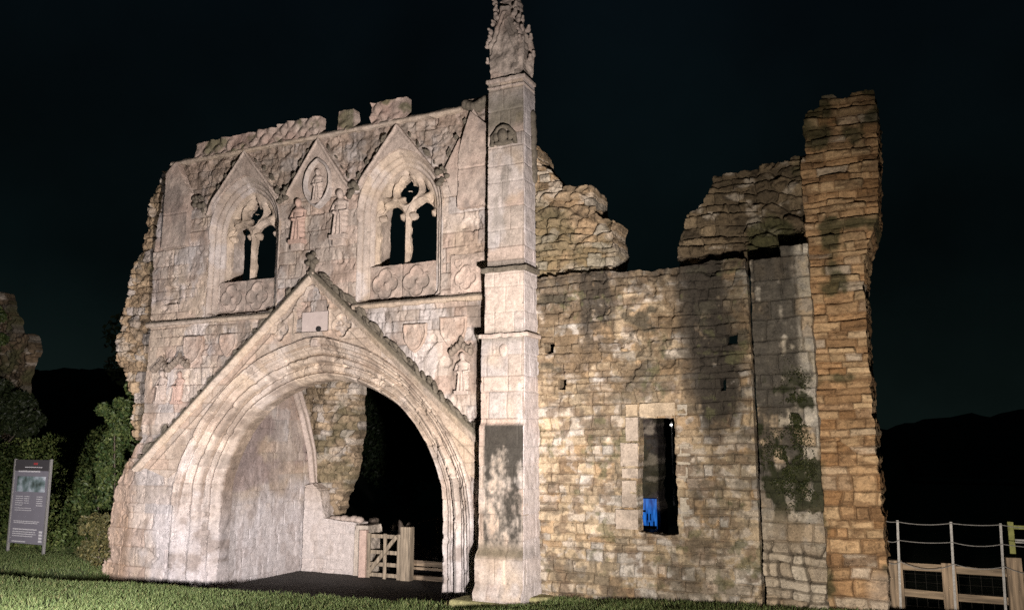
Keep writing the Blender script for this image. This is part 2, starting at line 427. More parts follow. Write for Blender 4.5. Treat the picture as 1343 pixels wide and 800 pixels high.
# the great arch: stepped and rolled orders
def ring_t(u, v):
    a = sd_poly(u, v, INN); b = sd_poly(u, v, OUT)
    return np.clip(a/np.maximum(a-b, 1e-4), 0, 1), a, b
def arch_sdf(u, v):
    a = sd_poly(u, v, INN); b = sd_poly(u, v, OUT)
    d = np.maximum(-a+(fbm(u*6, v*6, 9, 3)-.5)*.03, b)
    return np.maximum(d, -.45-v)
def arch_ang(u, v):
    z = np.maximum(v-1.9, 0); a = np.arctan2(z, u-XC); return np.where(v > 1.9, a*3.4, np.where(u > XC, v-1.9, np.pi*3.4+1.9-v))
def arch_h(u, v):
    t, a, b = ring_t(u, v)
    wear = np.where(u < XC, ss(2.3, 1.2, v), ss(1.1, .3, v)*.6)*(.55+.45*fbm(u*2, v*2, 14, 3))
    o3 = np.floor(np.clip(t, 0, .9999)*3); f3 = t*3-o3
    prof = -.5*(1-(o3+ss(0, .45, f3))/3)
    rolls = .125*(np.abs(np.sin(np.pi*5*t))**.55-.7)+.035*(np.abs(np.sin(np.pi*10*t+.6))-.5)
    s = arch_ang(u, v)
    k = np.floor(s/.42); fr = s/.42-k
    joint = ss(.04, .0, np.minimum(fr, 1-fr))
    h = prof+rolls*(1-wear*.85)*(.75+.5*fbm(u*1.5, v*1.5, 16, 3))-.022*joint*ss(.3, .6, fbm(u*2, v*2, 15, 3))-.04*ss(.64, .72, fbm(u*5, v*5, 17, 4))+(_h(k, np.floor(t*2.2), 3)-.5)*.018
    h = h+(fbm(u*6, v*6, 51, 4)-.5)*.035+.055*ss(.92, .95, t)*(v > 1.6)
    d, r1, r2, r3 = masonry(u, v, .36, .5, 23, .02, .006, .012)
    h = h+wear*(-.03*ss(.014, -.006, d)+(r1-.5)*.03)
    return h
def arch_c(u, v):
    t, a, b = ring_t(u, v); s = arch_ang(u, v); k = np.floor(s/.42); fr = s/.42-k
    r = _h(k, np.floor(t*2.2), 13); r2 = _h(k, np.floor(t*2.2), 15)
    c = lime_col(u, v, r, .35+r2*.4, np.minimum(fr, 1-fr)*.42, 5, .3)
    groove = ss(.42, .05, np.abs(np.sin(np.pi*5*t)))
    c = mixc(c, (.13, .09, .06), groove*.75*ss(.25, .5, fbm(u*2, v*2, 18, 3)))  # dirt in the grooves, darkened further to stand in for their shade
    c = mixc(c, BUFF, ss(2.2, 3.2, v)*.35)
    c = mixc(c, (.46, .445, .45), ss(2.2, .6, v)*.6)
    c = mixc(c, (.17, .13, .10), ss(.55, .68, fbm(u*2.2, v*2.2, 19, 6))*.55)
    c = c*(.91+.17*r)[..., None]
    return c
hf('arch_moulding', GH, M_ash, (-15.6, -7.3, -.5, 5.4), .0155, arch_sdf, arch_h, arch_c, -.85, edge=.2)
bm = bmesh.new(); x, z = P(415, 449); add_box(bm, x-.09, x+.09, -.1, .05, z-.09, z+.06, .02)
carved('keystone_boss', bm, M_carv, GH, .018)

# steep gable over the arch
AP = (-11.53, 6.55)
def gab_sdf(u, v):
    d = sd_poly(u, v, [AP, (-16.3, 2.45), (-15.5, 2.2), (-11.5, 4.6), (-7.5, 2.3), (-7.33, 2.9)])
    return np.maximum(d, -sd_poly(u, v, OUT)+.01)
NX0, NX1 = -11.97, -11.06
def gab_h(u, v):
    h = .045+(fbm(u*6, v*6, 41, 4)-.5)*.02
    n = np.minimum(sd_box(u, v, NX0, NX1, 5.33, 5.9), sd_quat(u, v, (NX0+NX1)/2, 5.92, .2, .2))
    h = h-.14*ss(.01, -.02, n)+.05*np.exp(-(n/.035)**2)
    for cx in (-10.72, -12.38):
        q = sd_quat(u, v, cx, 5.42, .12, .125); h = h-.07*ss(.01, -.02, q)+.03*np.exp(-(q/.03)**2)
    h = h+.04*np.exp(-((sd_seg(u, v, AP, (-16.4, 2.4))-.26)/.03)**2)+.04*np.exp(-((sd_seg(u, v, AP, (-7.2, 2.8))-.26)/.03)**2)
    return h
def gab_c(u, v):
    d, r1, r2, r3 = masonry(u, v, .34, .6, 29, .02)
    return mixc(lime_col(u, v, r1, r2, d, 9, .3), (.42, .32, .22), .35)
hf('gable', GH, M_ash, (-16.5, -7.2, 2.2, 6.6), .015, gab_sdf, gab_h, gab_c, -.06)
# coping strips
for s, foot in (('l', (-16.42, 2.42)), ('r', (-7.33, 2.94))):
    def csdf(u, v, foot=foot): return sd_seg(u, v, AP, foot)-.10+(fbm(u*5, v*5, 43, 3)-.5)*.05
    L = min(AP[0], foot[0]); Rr = max(AP[0], foot[0])
    ex, ez = foot[0]-AP[0], foot[1]-AP[1]; ln = math.hypot(ex, ez)
    nx, nz = (-ez/ln, ex/ln); 
    if nz < 0: nx, nz = -nx, -nz
    def cside(u, v, nx=nx, nz=nz): return (u-AP[0])*nx+(v-AP[1])*nz
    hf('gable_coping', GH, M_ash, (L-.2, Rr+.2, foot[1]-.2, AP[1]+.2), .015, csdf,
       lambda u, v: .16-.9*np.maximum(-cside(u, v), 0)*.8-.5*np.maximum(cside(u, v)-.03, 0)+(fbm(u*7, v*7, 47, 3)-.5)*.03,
       lambda u, v: mixc(mixc(LIME, BUFF, fbm(u*2, v*2, 48, 3)), (.07, .065, .045), ss(-.02, .05, cside(u, v))*.85), -.05)  # dark upper side: moss, plus shade from the low lighting painted in
# plaque
x0, z0 = P(396, 436, -.02); x1, z1 = P(437, 407, -.02)
bm = bmesh.new(); add_box(bm, x0, x1, -.035, .06, z0, z1, .008)
o = bmo('plaque', bm, stone_mat('clean_stone', False, (.46, .395, .36), bump=.15, contrast=.12, spec=.1), GH); o['label'] = 'smooth pale replacement block'
bm = bmesh.new(); add_ell(bm, ((x0+x1)/2+.05, -.04, z0+.05), (.07, .03, .06)); bmo('socket_shade', bm, plain('shade_black', (.01, .01, .01), 1), GH, True)  # black blob on the block, standing in for the shade of a hole

def crocket_bm():
    b = bmesh.new()
    add_ell(b, (0, -.06, .0), (.07, .06, .06)); add_ell(b, (.05, -.09, .06), (.055, .05, .04)); add_ell(b, (-.05, -.08, .07), (.045, .05, .05))
    add_ell(b, (.0, -.1, .11), (.05, .045, .035)); add_ell(b, (-.09, -.06, .03), (.035, .035, .03))
    return b
def crockets(a, b, n, sc, jig=.03, t0=.05, t1=.97, off=.12):
    global CROCK
    ex, ez = b[0]-a[0], b[1]-a[1]; ln = math.hypot(ex, ez); nx, nz = -ez/ln, ex/ln
    if nz < 0: nx, nz = -nx, -nz
    for i in range(n):
        t = t0+(t1-t0)*i/(n-1)
        if CROCK is None:
            o = carved('crocket', crocket_bm(), M_dark, GH, .016); CROCK = o
        else:
            o = CROCK.copy(); COL.objects.link(o); o.parent = GH; o.matrix_parent_inverse = Matrix.Translation(-GH.location)
        k = sc*random.uniform(.7, 1.25)
        o.location = (a[0]+ex*t+nx*off+random.uniform(-jig, jig), random.uniform(-.02, .03), a[1]+ez*t+nz*off+random.uniform(-jig, jig))
        o.rotation_euler = (random.uniform(-.4, .4), math.atan2(nx, nz)+random.uniform(-.5, .5), random.uniform(-.5, .5))
        o.scale = (k*random.uniform(1.0, 1.9), k, k*random.uniform(.6, 1.0))
CROCK = None
crockets(AP, (-16.42, 2.42), 19, .75)
crockets(AP, (-7.33, 2.94), 24, 1.0, .05)
bm = bmesh.new()
for c, r in (((0, 0, .0), (.07, .08, .12)), ((.02, 0, .2), (.06, .07, .14)), ((-.09, -.02, .22), (.07, .07, .06)), ((.1, -.02, .25), (.08, .07, .07)), ((0, -.05, .35), (.1, .08, .07)), ((.03, 0, .42), (.06, .06, .06))):
    add_ell(bm, (AP[0]+c[0], -.1+c[1], AP[1]+.05+c[2]), r)
carved('gable_finial', bm, M_dark, GH, .02)

# string course
def strip(name, x0, x1, z, hgt, proj, mat, amp=.03, seed=0, parent=GH, drop=0):
    def s(u, v): return sd_box(u, v-drop*(u-x0)/(x1-x0), x0, x1, z-hgt/2, z+hgt/2)+(fbm(u*4, v*4, 90+seed, 4)-.5)*amp
    def h(u, v):
        w = (v-z)/hgt
        return proj*(.65+.35*np.cos(w*3.0))+(fbm(u*6, v*6, 91+seed, 4)-.5)*.04
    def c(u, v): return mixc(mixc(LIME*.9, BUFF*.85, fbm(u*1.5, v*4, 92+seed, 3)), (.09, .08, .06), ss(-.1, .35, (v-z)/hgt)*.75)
    return hf(name, parent, mat, (x0-.06, x1+.06, z-hgt, z+hgt+.1), .015, s, h, c, -.03)
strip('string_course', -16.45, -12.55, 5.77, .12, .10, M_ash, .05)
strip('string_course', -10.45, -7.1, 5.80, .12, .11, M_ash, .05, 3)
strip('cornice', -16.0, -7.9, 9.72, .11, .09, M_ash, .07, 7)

# small gables over the windows and the niche
for i, (c, w, za) in enumerate(GAB):
    win = i != 1
    pts = [(c-w, 8.35), (c, za), (c+w, 8.35)]
    def s(u, v, c=c, w=w, za=za, win=win):
        d = sd_poly(u, v, [(c-w, 8.3), (c+w, 8.3), (c, za)])+(fbm(u*6, v*6, 100+i, 3)-.5)*.025
        if win: d = np.maximum(d, -sd_wo(u, v))
        return d
    def h(u, v, c=c, w=w, za=za):
        e = np.minimum(sd_seg(u, v, (c-w, 8.3), (c, za)), sd_seg(u, v, (c+w, 8.3), (c, za)))
        r = .085*ss(8.3, 8.6, v)+.03*np.exp(-((e-.03)/.03)**2)+(fbm(u*6, v*6, 104, 4)-.5)*.03
        if win: pass
        return r
    hf('gablet', GH, M_ash, (c-w-.1, c+w+.1, 8.25, za+.1), .0145, s, h,
       lambda u, v: mixc(lime_col(u, v, fbm(u*2, v*2, 105, 2), .5+0*u, 1+0*u, 20+i, .35), PINK, .25), -.04)
    crockets((c, za), (c-w, 8.4), 5, .5, .02, .25, 1, .04); crockets((c, za), (c+w, 8.4), 5, .5, .02, .25, 1, .04)
# tall plain panels with pointed tops at the two ends
for (x0, x1, zb, apx, apz, seed) in ((-16.08, -15.3, 7.6, -15.78, 9.74, 1), (-7.93, -7.12, 7.6, -7.66, 9.6, 2)):
    r_edge = (x1, 8.9 if seed == 1 else 9.1)
    poly = [(x0, zb), (x1, zb), r_edge, (apx, apz), (x0, 9.45 if seed == 1 else 8.75)]
    hf('end_panel', GH, M_ash, (x0-.1, x1+.1, zb-.1, apz+.1), .015,
       lambda u, v, poly=poly: sd_poly(u, v, poly)+(fbm(u*5, v*5, 120, 3)-.5)*.03,
       lambda u, v, seed=seed: .13+(fbm(u*4, v*4, 121+seed, 4)-.5)*.05-.02*ss(.03, 0, np.abs(v-8.42)),
       lambda u, v: mixc(mixc(LIME, PINK, fbm(u*2, v*2, 125, 3)), (.2, .17, .15), ss(.5, .68, fbm(u*3, v*1.5, 126, 4))*.6), -.05)
hf('end_gablet', GH, M_ash, (-8.35, -7.1, 7.5, 9.75), .015, lambda u, v: np.maximum(sd_poly(u, v, [(-8.3, 8.45), (-7.62, 9.66), (-7.1, 8.75), (-7.1, 7.9), (-8.1, 7.9)]), .03-sd_box(u, v, -7.94, -7.1, 7.59, 9.4)+0*u-.035),
   lambda u, v: .07+(fbm(u*6, v*6, 130, 4)-.5)*.03, lambda u, v: mixc(LIME, PINK, fbm(u*2, v*2, 131, 3)), -.04)
crockets((-7.66, 9.66), (-8.3, 8.5), 4, .5, .02, .2, 1, .04)
# leafy bosses in the valleys between the gables
for px, py in ((262, 268), (372, 258), (465, 252), (582, 236)):
    x, z = P(px, py); bm = bmesh.new()
    for k in range(9): add_ell(bm, (x+random.uniform(-.14, .14), random.uniform(-.1, 0), z+random.uniform(-.14, .16)), (random.uniform(.04, .08), .06, random.uniform(.04, .08)))
    carved('leaf_boss', bm, M_dark, GH, .018)

# windows
for wi, xc in enumerate(WINS):
    def insd(u, v, xc=xc): return sd_pointed(u-xc, v, .76, 7.8, .98, 5.9)
    def outsd(u, v, xc=xc): return sd_pointed(u-xc, v, 1.06, 7.8, 1.3, 5.87)
    def rt(u, v): a = insd(u, v); b = outsd(u, v); return np.clip(a/np.maximum(a-b, 1e-4), 0, 1)
    fr = hf('window', GH, M_ash, (xc-1.15, xc+1.15, 5.85, 9.2), .0135,
            lambda u, v: np.maximum(outsd(u, v), -insd(u, v)),
            lambda u, v: -.25*(1-rt(u, v))+.04*(np.abs(np.sin(np.pi*3*rt(u, v)))-.5)+.04*ss(.85, .95, rt(u, v))*(v > 7.7)+(fbm(u*6, v*6, 140+wi, 4)-.5)*.025,
            lambda u, v: mixc(lime_col(u, v, fbm(u*2, v*2, 145+wi, 2), .5+0*u, 1+0*u, 22+wi, .3), (.24, .18, .125), ss(.35, 0, np.abs(np.sin(np.pi*3*rt(u, v))))*.35), -.85, edge=.5)
    def holes(u, v, xc=xc, wi=wi):
        d = np.full(u.shape, 9.)
        for s in (-1, 1):
            cx = xc+s*.385
            l = sd_pointed(u-cx, v, .325, 7.62, .38, 6.6)
            for t in (-1, 1): l = np.maximum(l, .085-np.hypot(u-cx-t*.27, v-7.74))       # cusps
            d = np.minimum(d, l)
        q = sd_quat(u, v, xc, 8.28, .135, .125)
        d = np.minimum(d, q)
        return d
    def small(u, v, xc=xc):
        d = np.full(u.shape, 9.)
        for s in (-1, 1):
            d = np.minimum(d, sd_poly(u, v, [(xc+s*.40, 8.18), (xc+s*.52, 8.22), (xc+s*.36, 8.46)]))
            d = np.minimum(d, sd_poly(u, v, [(xc+s*.56, 7.96), (xc+s*.66, 7.86), (xc+s*.62, 8.08)]))
        d = np.minimum(d, sd_poly(u, v, [(xc-.06, 8.52), (xc+.06, 8.52), (xc, 8.68)]))
        return d
    hf('tracery', fr, M_ash, (xc-.85, xc+.85, 6.5, 8.9), .011,
       lambda u, v: np.maximum(np.maximum(sd_pointed(u-xc, v, .80, 7.8, 1.02, 6.64), -holes(u, v)+(fbm(u*9, v*9, 150+wi, 3)-.5)*.018), -small(u, v)),
       lambda u, v: -.27-.10*np.exp(-np.maximum(np.minimum(holes(u, v), small(u, v)), 0)/.035)+(fbm(u*8, v*8, 151, 3)-.5)*.02+.03*np.exp(-((holes(u, v)-.07)/.02)**2),
       lambda u, v: mixc(mixc(LIME, BUFF, fbm(u*3, v*3, 152, 3)), (.22, .18, .14), ss(.55, .7, fbm(u*4, v*4, 153, 3))*.5), -.45)
    hf('sill_panel', fr, M_ash, (xc-.8, xc+.8, 5.8, 6.75), .012,
       lambda u, v: sd_box(u, v, xc-.79, xc+.79, 5.88, 6.66)+(fbm(u*7, v*7, 160+wi, 3)-.5)*.03,
       lambda u, v: -.17+.05*np.exp(-(np.minimum(sd_quat(u, v, xc-.38, 6.26, .15, .17), sd_quat(u, v, xc+.38, 6.26, .15, .17))/.03)**2)
       + .04*ss(.02, -.08, np.minimum(np.hypot(u-xc+.38, v-6.26)-.08, np.hypot(u-xc-.38, v-6.26)-.08))-.05*ss(.02, 0, np.abs(u-xc))+(fbm(u*6, v*6, 161, 4)-.5)*.035,
       lambda u, v: mixc(mixc(LIME*.85, PINK*.85, fbm(u*3, v*3, 162, 3)), (.19, .165, .14), ss(.45, .65, fbm(u*4, v*4, 163+wi, 4))*.6), -.5)

# niche bay: vesica frame with seated figure
vx, vz = P(421, 242)
def ves(u, v, k=0): return np.maximum(np.hypot(u-vx-.25, v-vz)-.62+k, np.hypot(u-vx+.25, v-vz)-.62+k)
hf('vesica_frame', GH, M_ash, (vx-.6, vx+.6, vz-.8, vz+.8), .013, lambda u, v: ves(u, v),
   lambda u, v: .14+.05*np.exp(-((ves(u, v)+.03)/.025)**2)-.10*ss(-.05, -.1, ves(u, v))+(fbm(u*8, v*8, 170, 3)-.5)*.02,
   lambda u, v: mixc(LIME, GREY, fbm(u*3, v*3, 171, 3)), -.03)
def figure(name, x, z0, h, mat, parent, lean=0, arm=1, y=-.03):
    b = bmesh.new()
    for k in range(7):
        t = k/6; w = (.17-.05*t+.035*math.sin(t*3.1))*h
        add_ell(b, (x+lean*t*h, y, z0+h*(.06+.66*t)), (w, .11*h, .11*h))
    add_ell(b, (x+lean*h, y-.01*h, z0+h*.72), (.17*h, .10*h, .07*h)); add_ell(b, (x+lean*h, y-.01*h, z0+h*.80), (.05*h, .05*h, .06*h))
    add_ell(b, (x+lean*h*1.05, y-.05*h, z0+h*.90), (.075*h, .085*h, .10*h))
    for s in (-1, 1):
        add_tube(b, [(x+lean*h+s*.16*h, y, z0+.72*h), (x+s*.2*h, y-.05*h, z0+.53*h), (x+s*.06*h*arm, y-.14*h, z0+.50*h)], .045*h, 8, .035*h)
    for k in (-1, 0, 1): add_tube(b, [(x+k*.07*h, y-.10*h, z0+.45*h), (x+k*.1*h, y-.12*h, z0+.05*h)], .022*h, 6)
    add_box(b, x-.2*h, x+.2*h, y-.12*h, y+.1, z0-.05*h, z0+.05*h)
    return carved(name, b, mat, parent, .016)
def canopy(x, z, w, parent):
    b = bmesh.new()
    for k in range(7):
        a = (k-3)/3; add_ell(b, (x+a*w*.5, -.08, z+.16*(1-abs(a))), (w*.12, .10, .08))
    add_ell(b, (x, -.08, z+.2), (.05, .06, .12))
    for s_ in (-1, 1): add_ell(b, (x+s_*w*.5, -.06, z+.06), (.03, .05, .1))
    carved('canopy', b, M_mid, parent, .018)
figure('seated_figure', vx, vz-.42, .74, M_carv, GH, 0, 1, -.09)
M_pinkst = stone_mat('pink_limestone', False, (.40, .29, .235), bump=.4, contrast=.35, scale=1.4)
for px, pt, pb, m in ((392, 262, 318, M_pinkst), (447, 250, 312, M_carv)):
    x, z = P(px, pb); zt = P(px, pt)[1]; figure('statue', x, z, zt-z, m, GH)
    bm = bmesh.new(); add_box(bm, x-.15, x+.15, -.12, .03, z-.2, z-.02, .03); carved('corbel', bm, M_carv, GH, .02)
x, z = P(608, 515); figure('statue', x, z, .78, M_carv, GH); canopy(x-.02, P(605, 462)[1], .42, GH)
x, z = P(212, 528); figure('statue', x, z, .75, M_carv, GH, .04); x2, z2 = P(233, 528); figure('statue', x2, z2, .72, M_pinkst, GH, .1, -2)
canopy(x, P(212, 485)[1], .45, GH); canopy(x2+.05, P(238, 480)[1], .5, GH)
# shields
def shield(x, z, w, mat=M_ash, diag=False):
    r = 0 if not diag else .35
    pts = []
    for k in range(9):
        t = k/8; pts.append((w*.5*math.cos(t*math.pi/2)**.7 if k < 8 else 0, -w*.75*t))
    pts = [(-a, b) for a, b in pts[::-1]][1:-1]+[(-w*.5, 0), (-w*.5, w*.32), (w*.5, w*.32)]+pts
    pts = [(x+a*math.cos(r)-b*math.sin(r), z+a*math.sin(r)+b*math.cos(r)) for a, b in pts]
    hf('shield', GH, mat, (x-w, x+w, z-w, z+w), .012, lambda u, v: sd_poly(u, v, pts),
       lambda u, v: .028+.025*np.exp(-((sd_poly(u, v, pts)+.03)/.02)**2)+(fbm(u*7, v*7, 180, 5)-.5)*.07,
       lambda u, v: mixc(LIME, (.33, .245, .19), fbm(u*4, v*4, 181, 3)*1.2), -.03)
for px, py, w in ((254, 452, .62), (300, 447, .5), (545, 436, .55), (595, 428, .6)):
    x, z = P(px, py); shield(x, z, w)
for px, py, w in ((603, 342, .22), (624, 342, .22)): x, z = P(px, py); shield(x, z-.03, w)
x, z = P(613, 362)
hf('carved_panel', GH, M_ash, (-8.3, -7.05, 5.85, 6.75), .012, lambda u, v: sd_box(u, v, -8.12, -7.1, 5.9, 6.68)+(fbm(u*6, v*6, 186, 3)-.5)*.03,
   lambda u, v: .03+.04*np.exp(-(sd_quat(u, v, x, z-.05, .11, .13)/.03)**2)+(fbm(u*7, v*7, 187, 4)-.5)*.04,
   lambda u, v: mixc(mixc(LIME, PINK, fbm(u*3, v*3, 188, 3)), (.22, .18, .14), ss(6.4, 6.65, v)*.5), -.03)
# parapet blocks with lozenge carving
for x0, x1, zt in ((-15.2, -12.75, 10.12), (-12.72, -11.5, 10.18), (-11.0, -10.58, 10.2), (-10.12, -9.25, 10.22)):
    sd = int(-x0*10)
    hf('merlon', GH, M_ash, (x0-.1, x1+.1, 9.7, zt+.15), .015,
       lambda u, v: sd_box(u, v, x0, x1, 9.74, zt)+(fbm(u*5, v*5, 200+sd, 4)-.5)*.06-.01,
       lambda u, v: .05+(.07*np.abs(np.sin(np.pi*(u+v*1.0)/.36+fbm(u*3, v*3, 205, 3)*2))*np.abs(np.sin(np.pi*(u-v*1.0)/.36+fbm(u*3, v*3, 206, 3)*2)))*ss(.35, .55, fbm(u*2, v*2, 207, 3))+(fbm(u*6, v*6, 201, 5)-.5)*.07,
       lambda u, v: mixc(mixc((.30, .2, .16), LIME, fbm(u*3, v*3, 202, 3)), (.10, .10, .05), ss(.5, .68, fbm(u*3, v*3, 203, 4)+.1*(v-9.9))*.8), -.14)
bm = bmesh.new()
for k in range(8): add_ell(bm, (-7.2-.09*k, .12, 9.78+.1*math.sin(k)*.5), (.12, .25, .13))
carved('broken_coping', bm, M_dark, GH, .03)

# broken return of the front at the far end: brown rubble with ragged edge
ret = PL([(214, 225), (206, 250), (196, 275), (192, 300), (190, 325), (176, 352), (165, 388), (160, 410), (155, 440), (154, 470), (162, 490), (172, 520), (170, 545), (178, 575), (215, 575), (225, 225)], .3)
def rubm(u, v, sx, sz, seed):
    d1, a1, a2, a3 = masonry(u, v, sz, sx*1.1, seed, .11, .01, .015, (-40, 10, -4, 14))
    d2, b1, b2, b3 = rubble(u, v, sx*1.2, sz*1.3, seed+3)
    k = fbm(u*1.1, v*1.1, seed+6, 3) > .56
    return np.where(k, d2, d1), np.where(k, b1, a1), np.where(k, b2, a2), np.where(k, b3, a3)
def rub_h(seed, sx, sz, amp=1):
    def f(u, v):
        d, r1, r2, r3 = rubm(u, v, sx, sz, seed)
        return (-.07*ss(.02, -.01, d)+(r1-.5)*.09+.008*ss(0, .03, d)+(fbm(u*8, v*8, seed, 6)-.5)*.16)*amp+(fbm(u*1.3, v*1.3, seed+1, 3)-.5)*.2
    return f
def rub_c(seed, sx, sz, A, B, Cc, moss=.4, mosscol=(.06, .06, .025)):
    A, B, Cc = (np.array(t, float) for t in (A, B, Cc))
    def f(u, v):
        d, r1, r2, r3 = rubm(u, v, sx, sz, seed)
        c = mixc(A, B, r1); c = mixc(c, Cc, ss(.7, .9, r2)); c = c*(.8+.4*r3)[..., None]
        c = mixc(c, (.09, .07, .045), ss(.012, -.012, d)*.7)
        c = mixc(c, c*.45, ss(.54, .68, fbm(u*4, v*6, seed+7, 5))*.8)
        c = mixc(c, (.42, .37, .30), ss(.6, .72, fbm(u*3, v*5, seed+8, 5))*.6)
        return mixc(c, mosscol, ss(.5, .66, fbm(u*1.4, v*1.4, seed+5, 5))*moss)
    return f
hf('broken_return', GH, M_rub, (-18.4, -15.9, 2.4, 9.9), .018, lambda u, v: sd_poly(u, v, ret)+(fbm(u*4, v*4, 211, 4)-.5)*.28,
   rub_h(212, .26, .22), rub_c(212, .26, .22, (.25, .18, .11), (.36, .27, .17), (.33, .29, .25), .6), -.7, O=(0, .3, 0))

# passage: side wall seen through the arch
def pas_c(u, v):
    d, r1, r2, r3 = masonry(u, v, .33, .6, 31, .03)
    c = lime_col(u+40, v, r1*.4+.3, r2, d+.006, 14, .3)
    f = fbm(u*.9+7, v*.9, 33, 4)
    c = mixc(c, (.25, .2, .185), ss(.42, .55, f+.08*ss(1.8, 2.3, v)-.35*ss(2.1, 1.4, v)-.3*ss(3.4, 4.2, v))*.85)
    c = mixc(c, (.52, .50, .50), ss(2.1, 1.1, v+(fbm(u*2, v*2, 31, 4)-.5)*1.2)*.8)  # paler towards the foot: floodlit brightness added to the stone colour
    c = mixc(c, (.28, .235, .21), ss(.52, .64, fbm(u*4, v*2.3, 37, 6))*.4)
    return c
def pas_h(u, v):
    d, r1, r2, r3 = masonry(u, v, .33, .6, 31, .03)
    jm = ss(.45, .6, fbm(u*1.3, v*1.3, 35, 3))
    return -.03*ss(.014, -.004, d)*jm+(r1-.5)*.01+(fbm(u*4, v*4, 34, 6)-.5)*.025-.008*ss(.52, .66, fbm(u*5, v*3.2, 36, 5))
side = hf('passage_wall', GH, M_ash, (.45, 3.85, -.5, 5.2), .0165, lambda u, v: sd_poly(u, v, [(.48, -.5), (3.75, -.5), (3.75, 1.85), (3.55, 2.7), (3.2, 3.6), (2.8, 4.35), (2.3, 5.0), (.48, 5.1)]),
          pas_h, pas_c, -.6, O=(-14.42, 0, 0), U=(0, 1, 0), V=(0, 0, 1), N=(1, 0, 0))
bm = bmesh.new()
add_tube(bm, [(-14.36, y+.04, z) for y, z in ((3.75, 1.6), (3.72, 1.9), (3.55, 2.75), (3.2, 3.62), (2.8, 4.38), (2.3, 5.02))], .085, 8)
add_tube(bm, [(-14.33, y+.16, z) for y, z in ((3.75, 1.6), (3.72, 1.9), (3.57, 2.77), (3.24, 3.65), (2.85, 4.41), (2.35, 5.04))], .06, 8)
carved('vault_rib', bm, M_carv, GH, .025)
# broken cross wall of the passage
cw = [(-15.2, -.4), (-15.2, 5.6)]+PL([(455, 470), (472, 500), (470, 530), (471, 560), (466, 600), (462, 620), (452, 645), (447, 665), (432, 690), (430, 760)], 3.85)
hf('broken_cross_wall', GH, M_rub, (-15.3, -12.3, -.4, 5.7), .02, lambda u, v: sd_poly(u, v, cw)+(fbm(u*4, v*4, 221, 4)-.5)*.22,
   rub_h(222, .30, .17), rub_c(222, .30, .17, (.22, .17, .11), (.34, .26, .17), (.36, .32, .27), .5), -.3, O=(0, 3.85, 0))
hf('ashlar_jamb', GH, M_ash, (-14.5, -12.6, -.5, 2.0), .016, lambda u, v: sd_poly(u, v, [(-14.35, -.5), (-14.35, 1.9), (-14.1, 1.95), (-13.85, 1.75), (-13.7, 1.1), (-12.72, 1.02), (-12.72, -.5)])+(fbm(u*5, v*5, 225, 3)-.5)*.05,
   lambda u, v: pas_h(u+9, v)*1.3, lambda u, v: mixc(pas_c(u+9, v), (.43, .37, .31), .5), -.5, O=(0, 3.42, 0))
hf('pier_block', GH, M_ash, (-12.75, -12.2, -.5, 1.2), .016, lambda u, v: sd_box(u, v, -12.7, -12.3, -.5, .98)+(fbm(u*5, v*5, 226, 3)-.5)*.03,
   lambda u, v: .06+(fbm(u*5, v*5, 227, 4)-.5)*.05-.03*ss(.02, 0, np.abs(v-.42)), lambda u, v: mixc(LIME*1.05, (.33, .3, .24), fbm(u*3, v*2, 228, 3)), -.5, O=(0, 3.42, 0))
bm = bmesh.new()
for k in range(6): add_ell(bm, (-13.55+.16*k+random.uniform(-.05, .05), 3.65, 1.06+.05*random.random()), (.13, .13, .09))
carved('loose_stone', bm, M_carv, GH, .03)

# ------------------------------------------------------------------ buttress with spire
bt = bmesh.new(); BU = bpy.data.objects.new('buttress', None)
bt.free()
XL, XR, YF = -7.06, -6.32, -.5
def butt_col(u, v):
    d, r1, r2, r3 = masonry(u, v, .36, .46, 37, .012, .006, .01)
    c = lime_col(u, v, r1, r2*.9, d, 16, .25)
    c = mixc(c, LIME*1.08, ss(4.9, 5.6, v)*ss(6.4, 6.0, v)*.7)
    f = fbm(u*2.2, v*1.3, 38, 5)
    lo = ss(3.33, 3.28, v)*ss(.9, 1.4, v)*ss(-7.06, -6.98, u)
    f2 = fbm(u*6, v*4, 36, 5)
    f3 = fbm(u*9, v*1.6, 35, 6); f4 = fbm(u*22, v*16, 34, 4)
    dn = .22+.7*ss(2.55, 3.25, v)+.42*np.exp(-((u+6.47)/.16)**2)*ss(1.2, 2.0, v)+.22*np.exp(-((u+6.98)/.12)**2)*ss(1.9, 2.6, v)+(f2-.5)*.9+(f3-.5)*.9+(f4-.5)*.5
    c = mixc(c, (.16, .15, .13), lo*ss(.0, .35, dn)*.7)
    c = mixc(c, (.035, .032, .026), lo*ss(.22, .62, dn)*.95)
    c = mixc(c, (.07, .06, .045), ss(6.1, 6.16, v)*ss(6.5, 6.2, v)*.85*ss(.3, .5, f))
    c = mixc(c, (.12, .11, .07), ss(8.9, 9.1, v)*ss(9.8, 9.3, v)*ss(.42, .55, f)*.8)
    c = mixc(c, (.20, .18, .15), ss(6.3, 7.3, v)*ss(.48, .6, fbm(u*3, v*1.5, 39, 4))*.5)
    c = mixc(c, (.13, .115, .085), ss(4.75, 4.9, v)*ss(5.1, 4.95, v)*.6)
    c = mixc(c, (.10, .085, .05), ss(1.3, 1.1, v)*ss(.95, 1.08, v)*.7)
    return c
def butt_off(v):   # how far the front stands out at each stage
    return .06*ss(6.22, 6.14, v)+.07*ss(4.98, 4.88, v)+.06*ss(3.36, 3.28, v)+.09*ss(1.2, .98, v)+.07*ss(.55, .42, v)-.06*ss(9.95, 10.05, v)
def butt_h(u, v):
    d, r1, r2, r3 = masonry(u, v, .36, .46, 37, .012, .006, .01)
    return butt_off(v)+.0-.025*ss(.012, -.006, d)+(r1-.5)*.015+(fbm(u*5, v*5, 40, 5)-.5)*.035
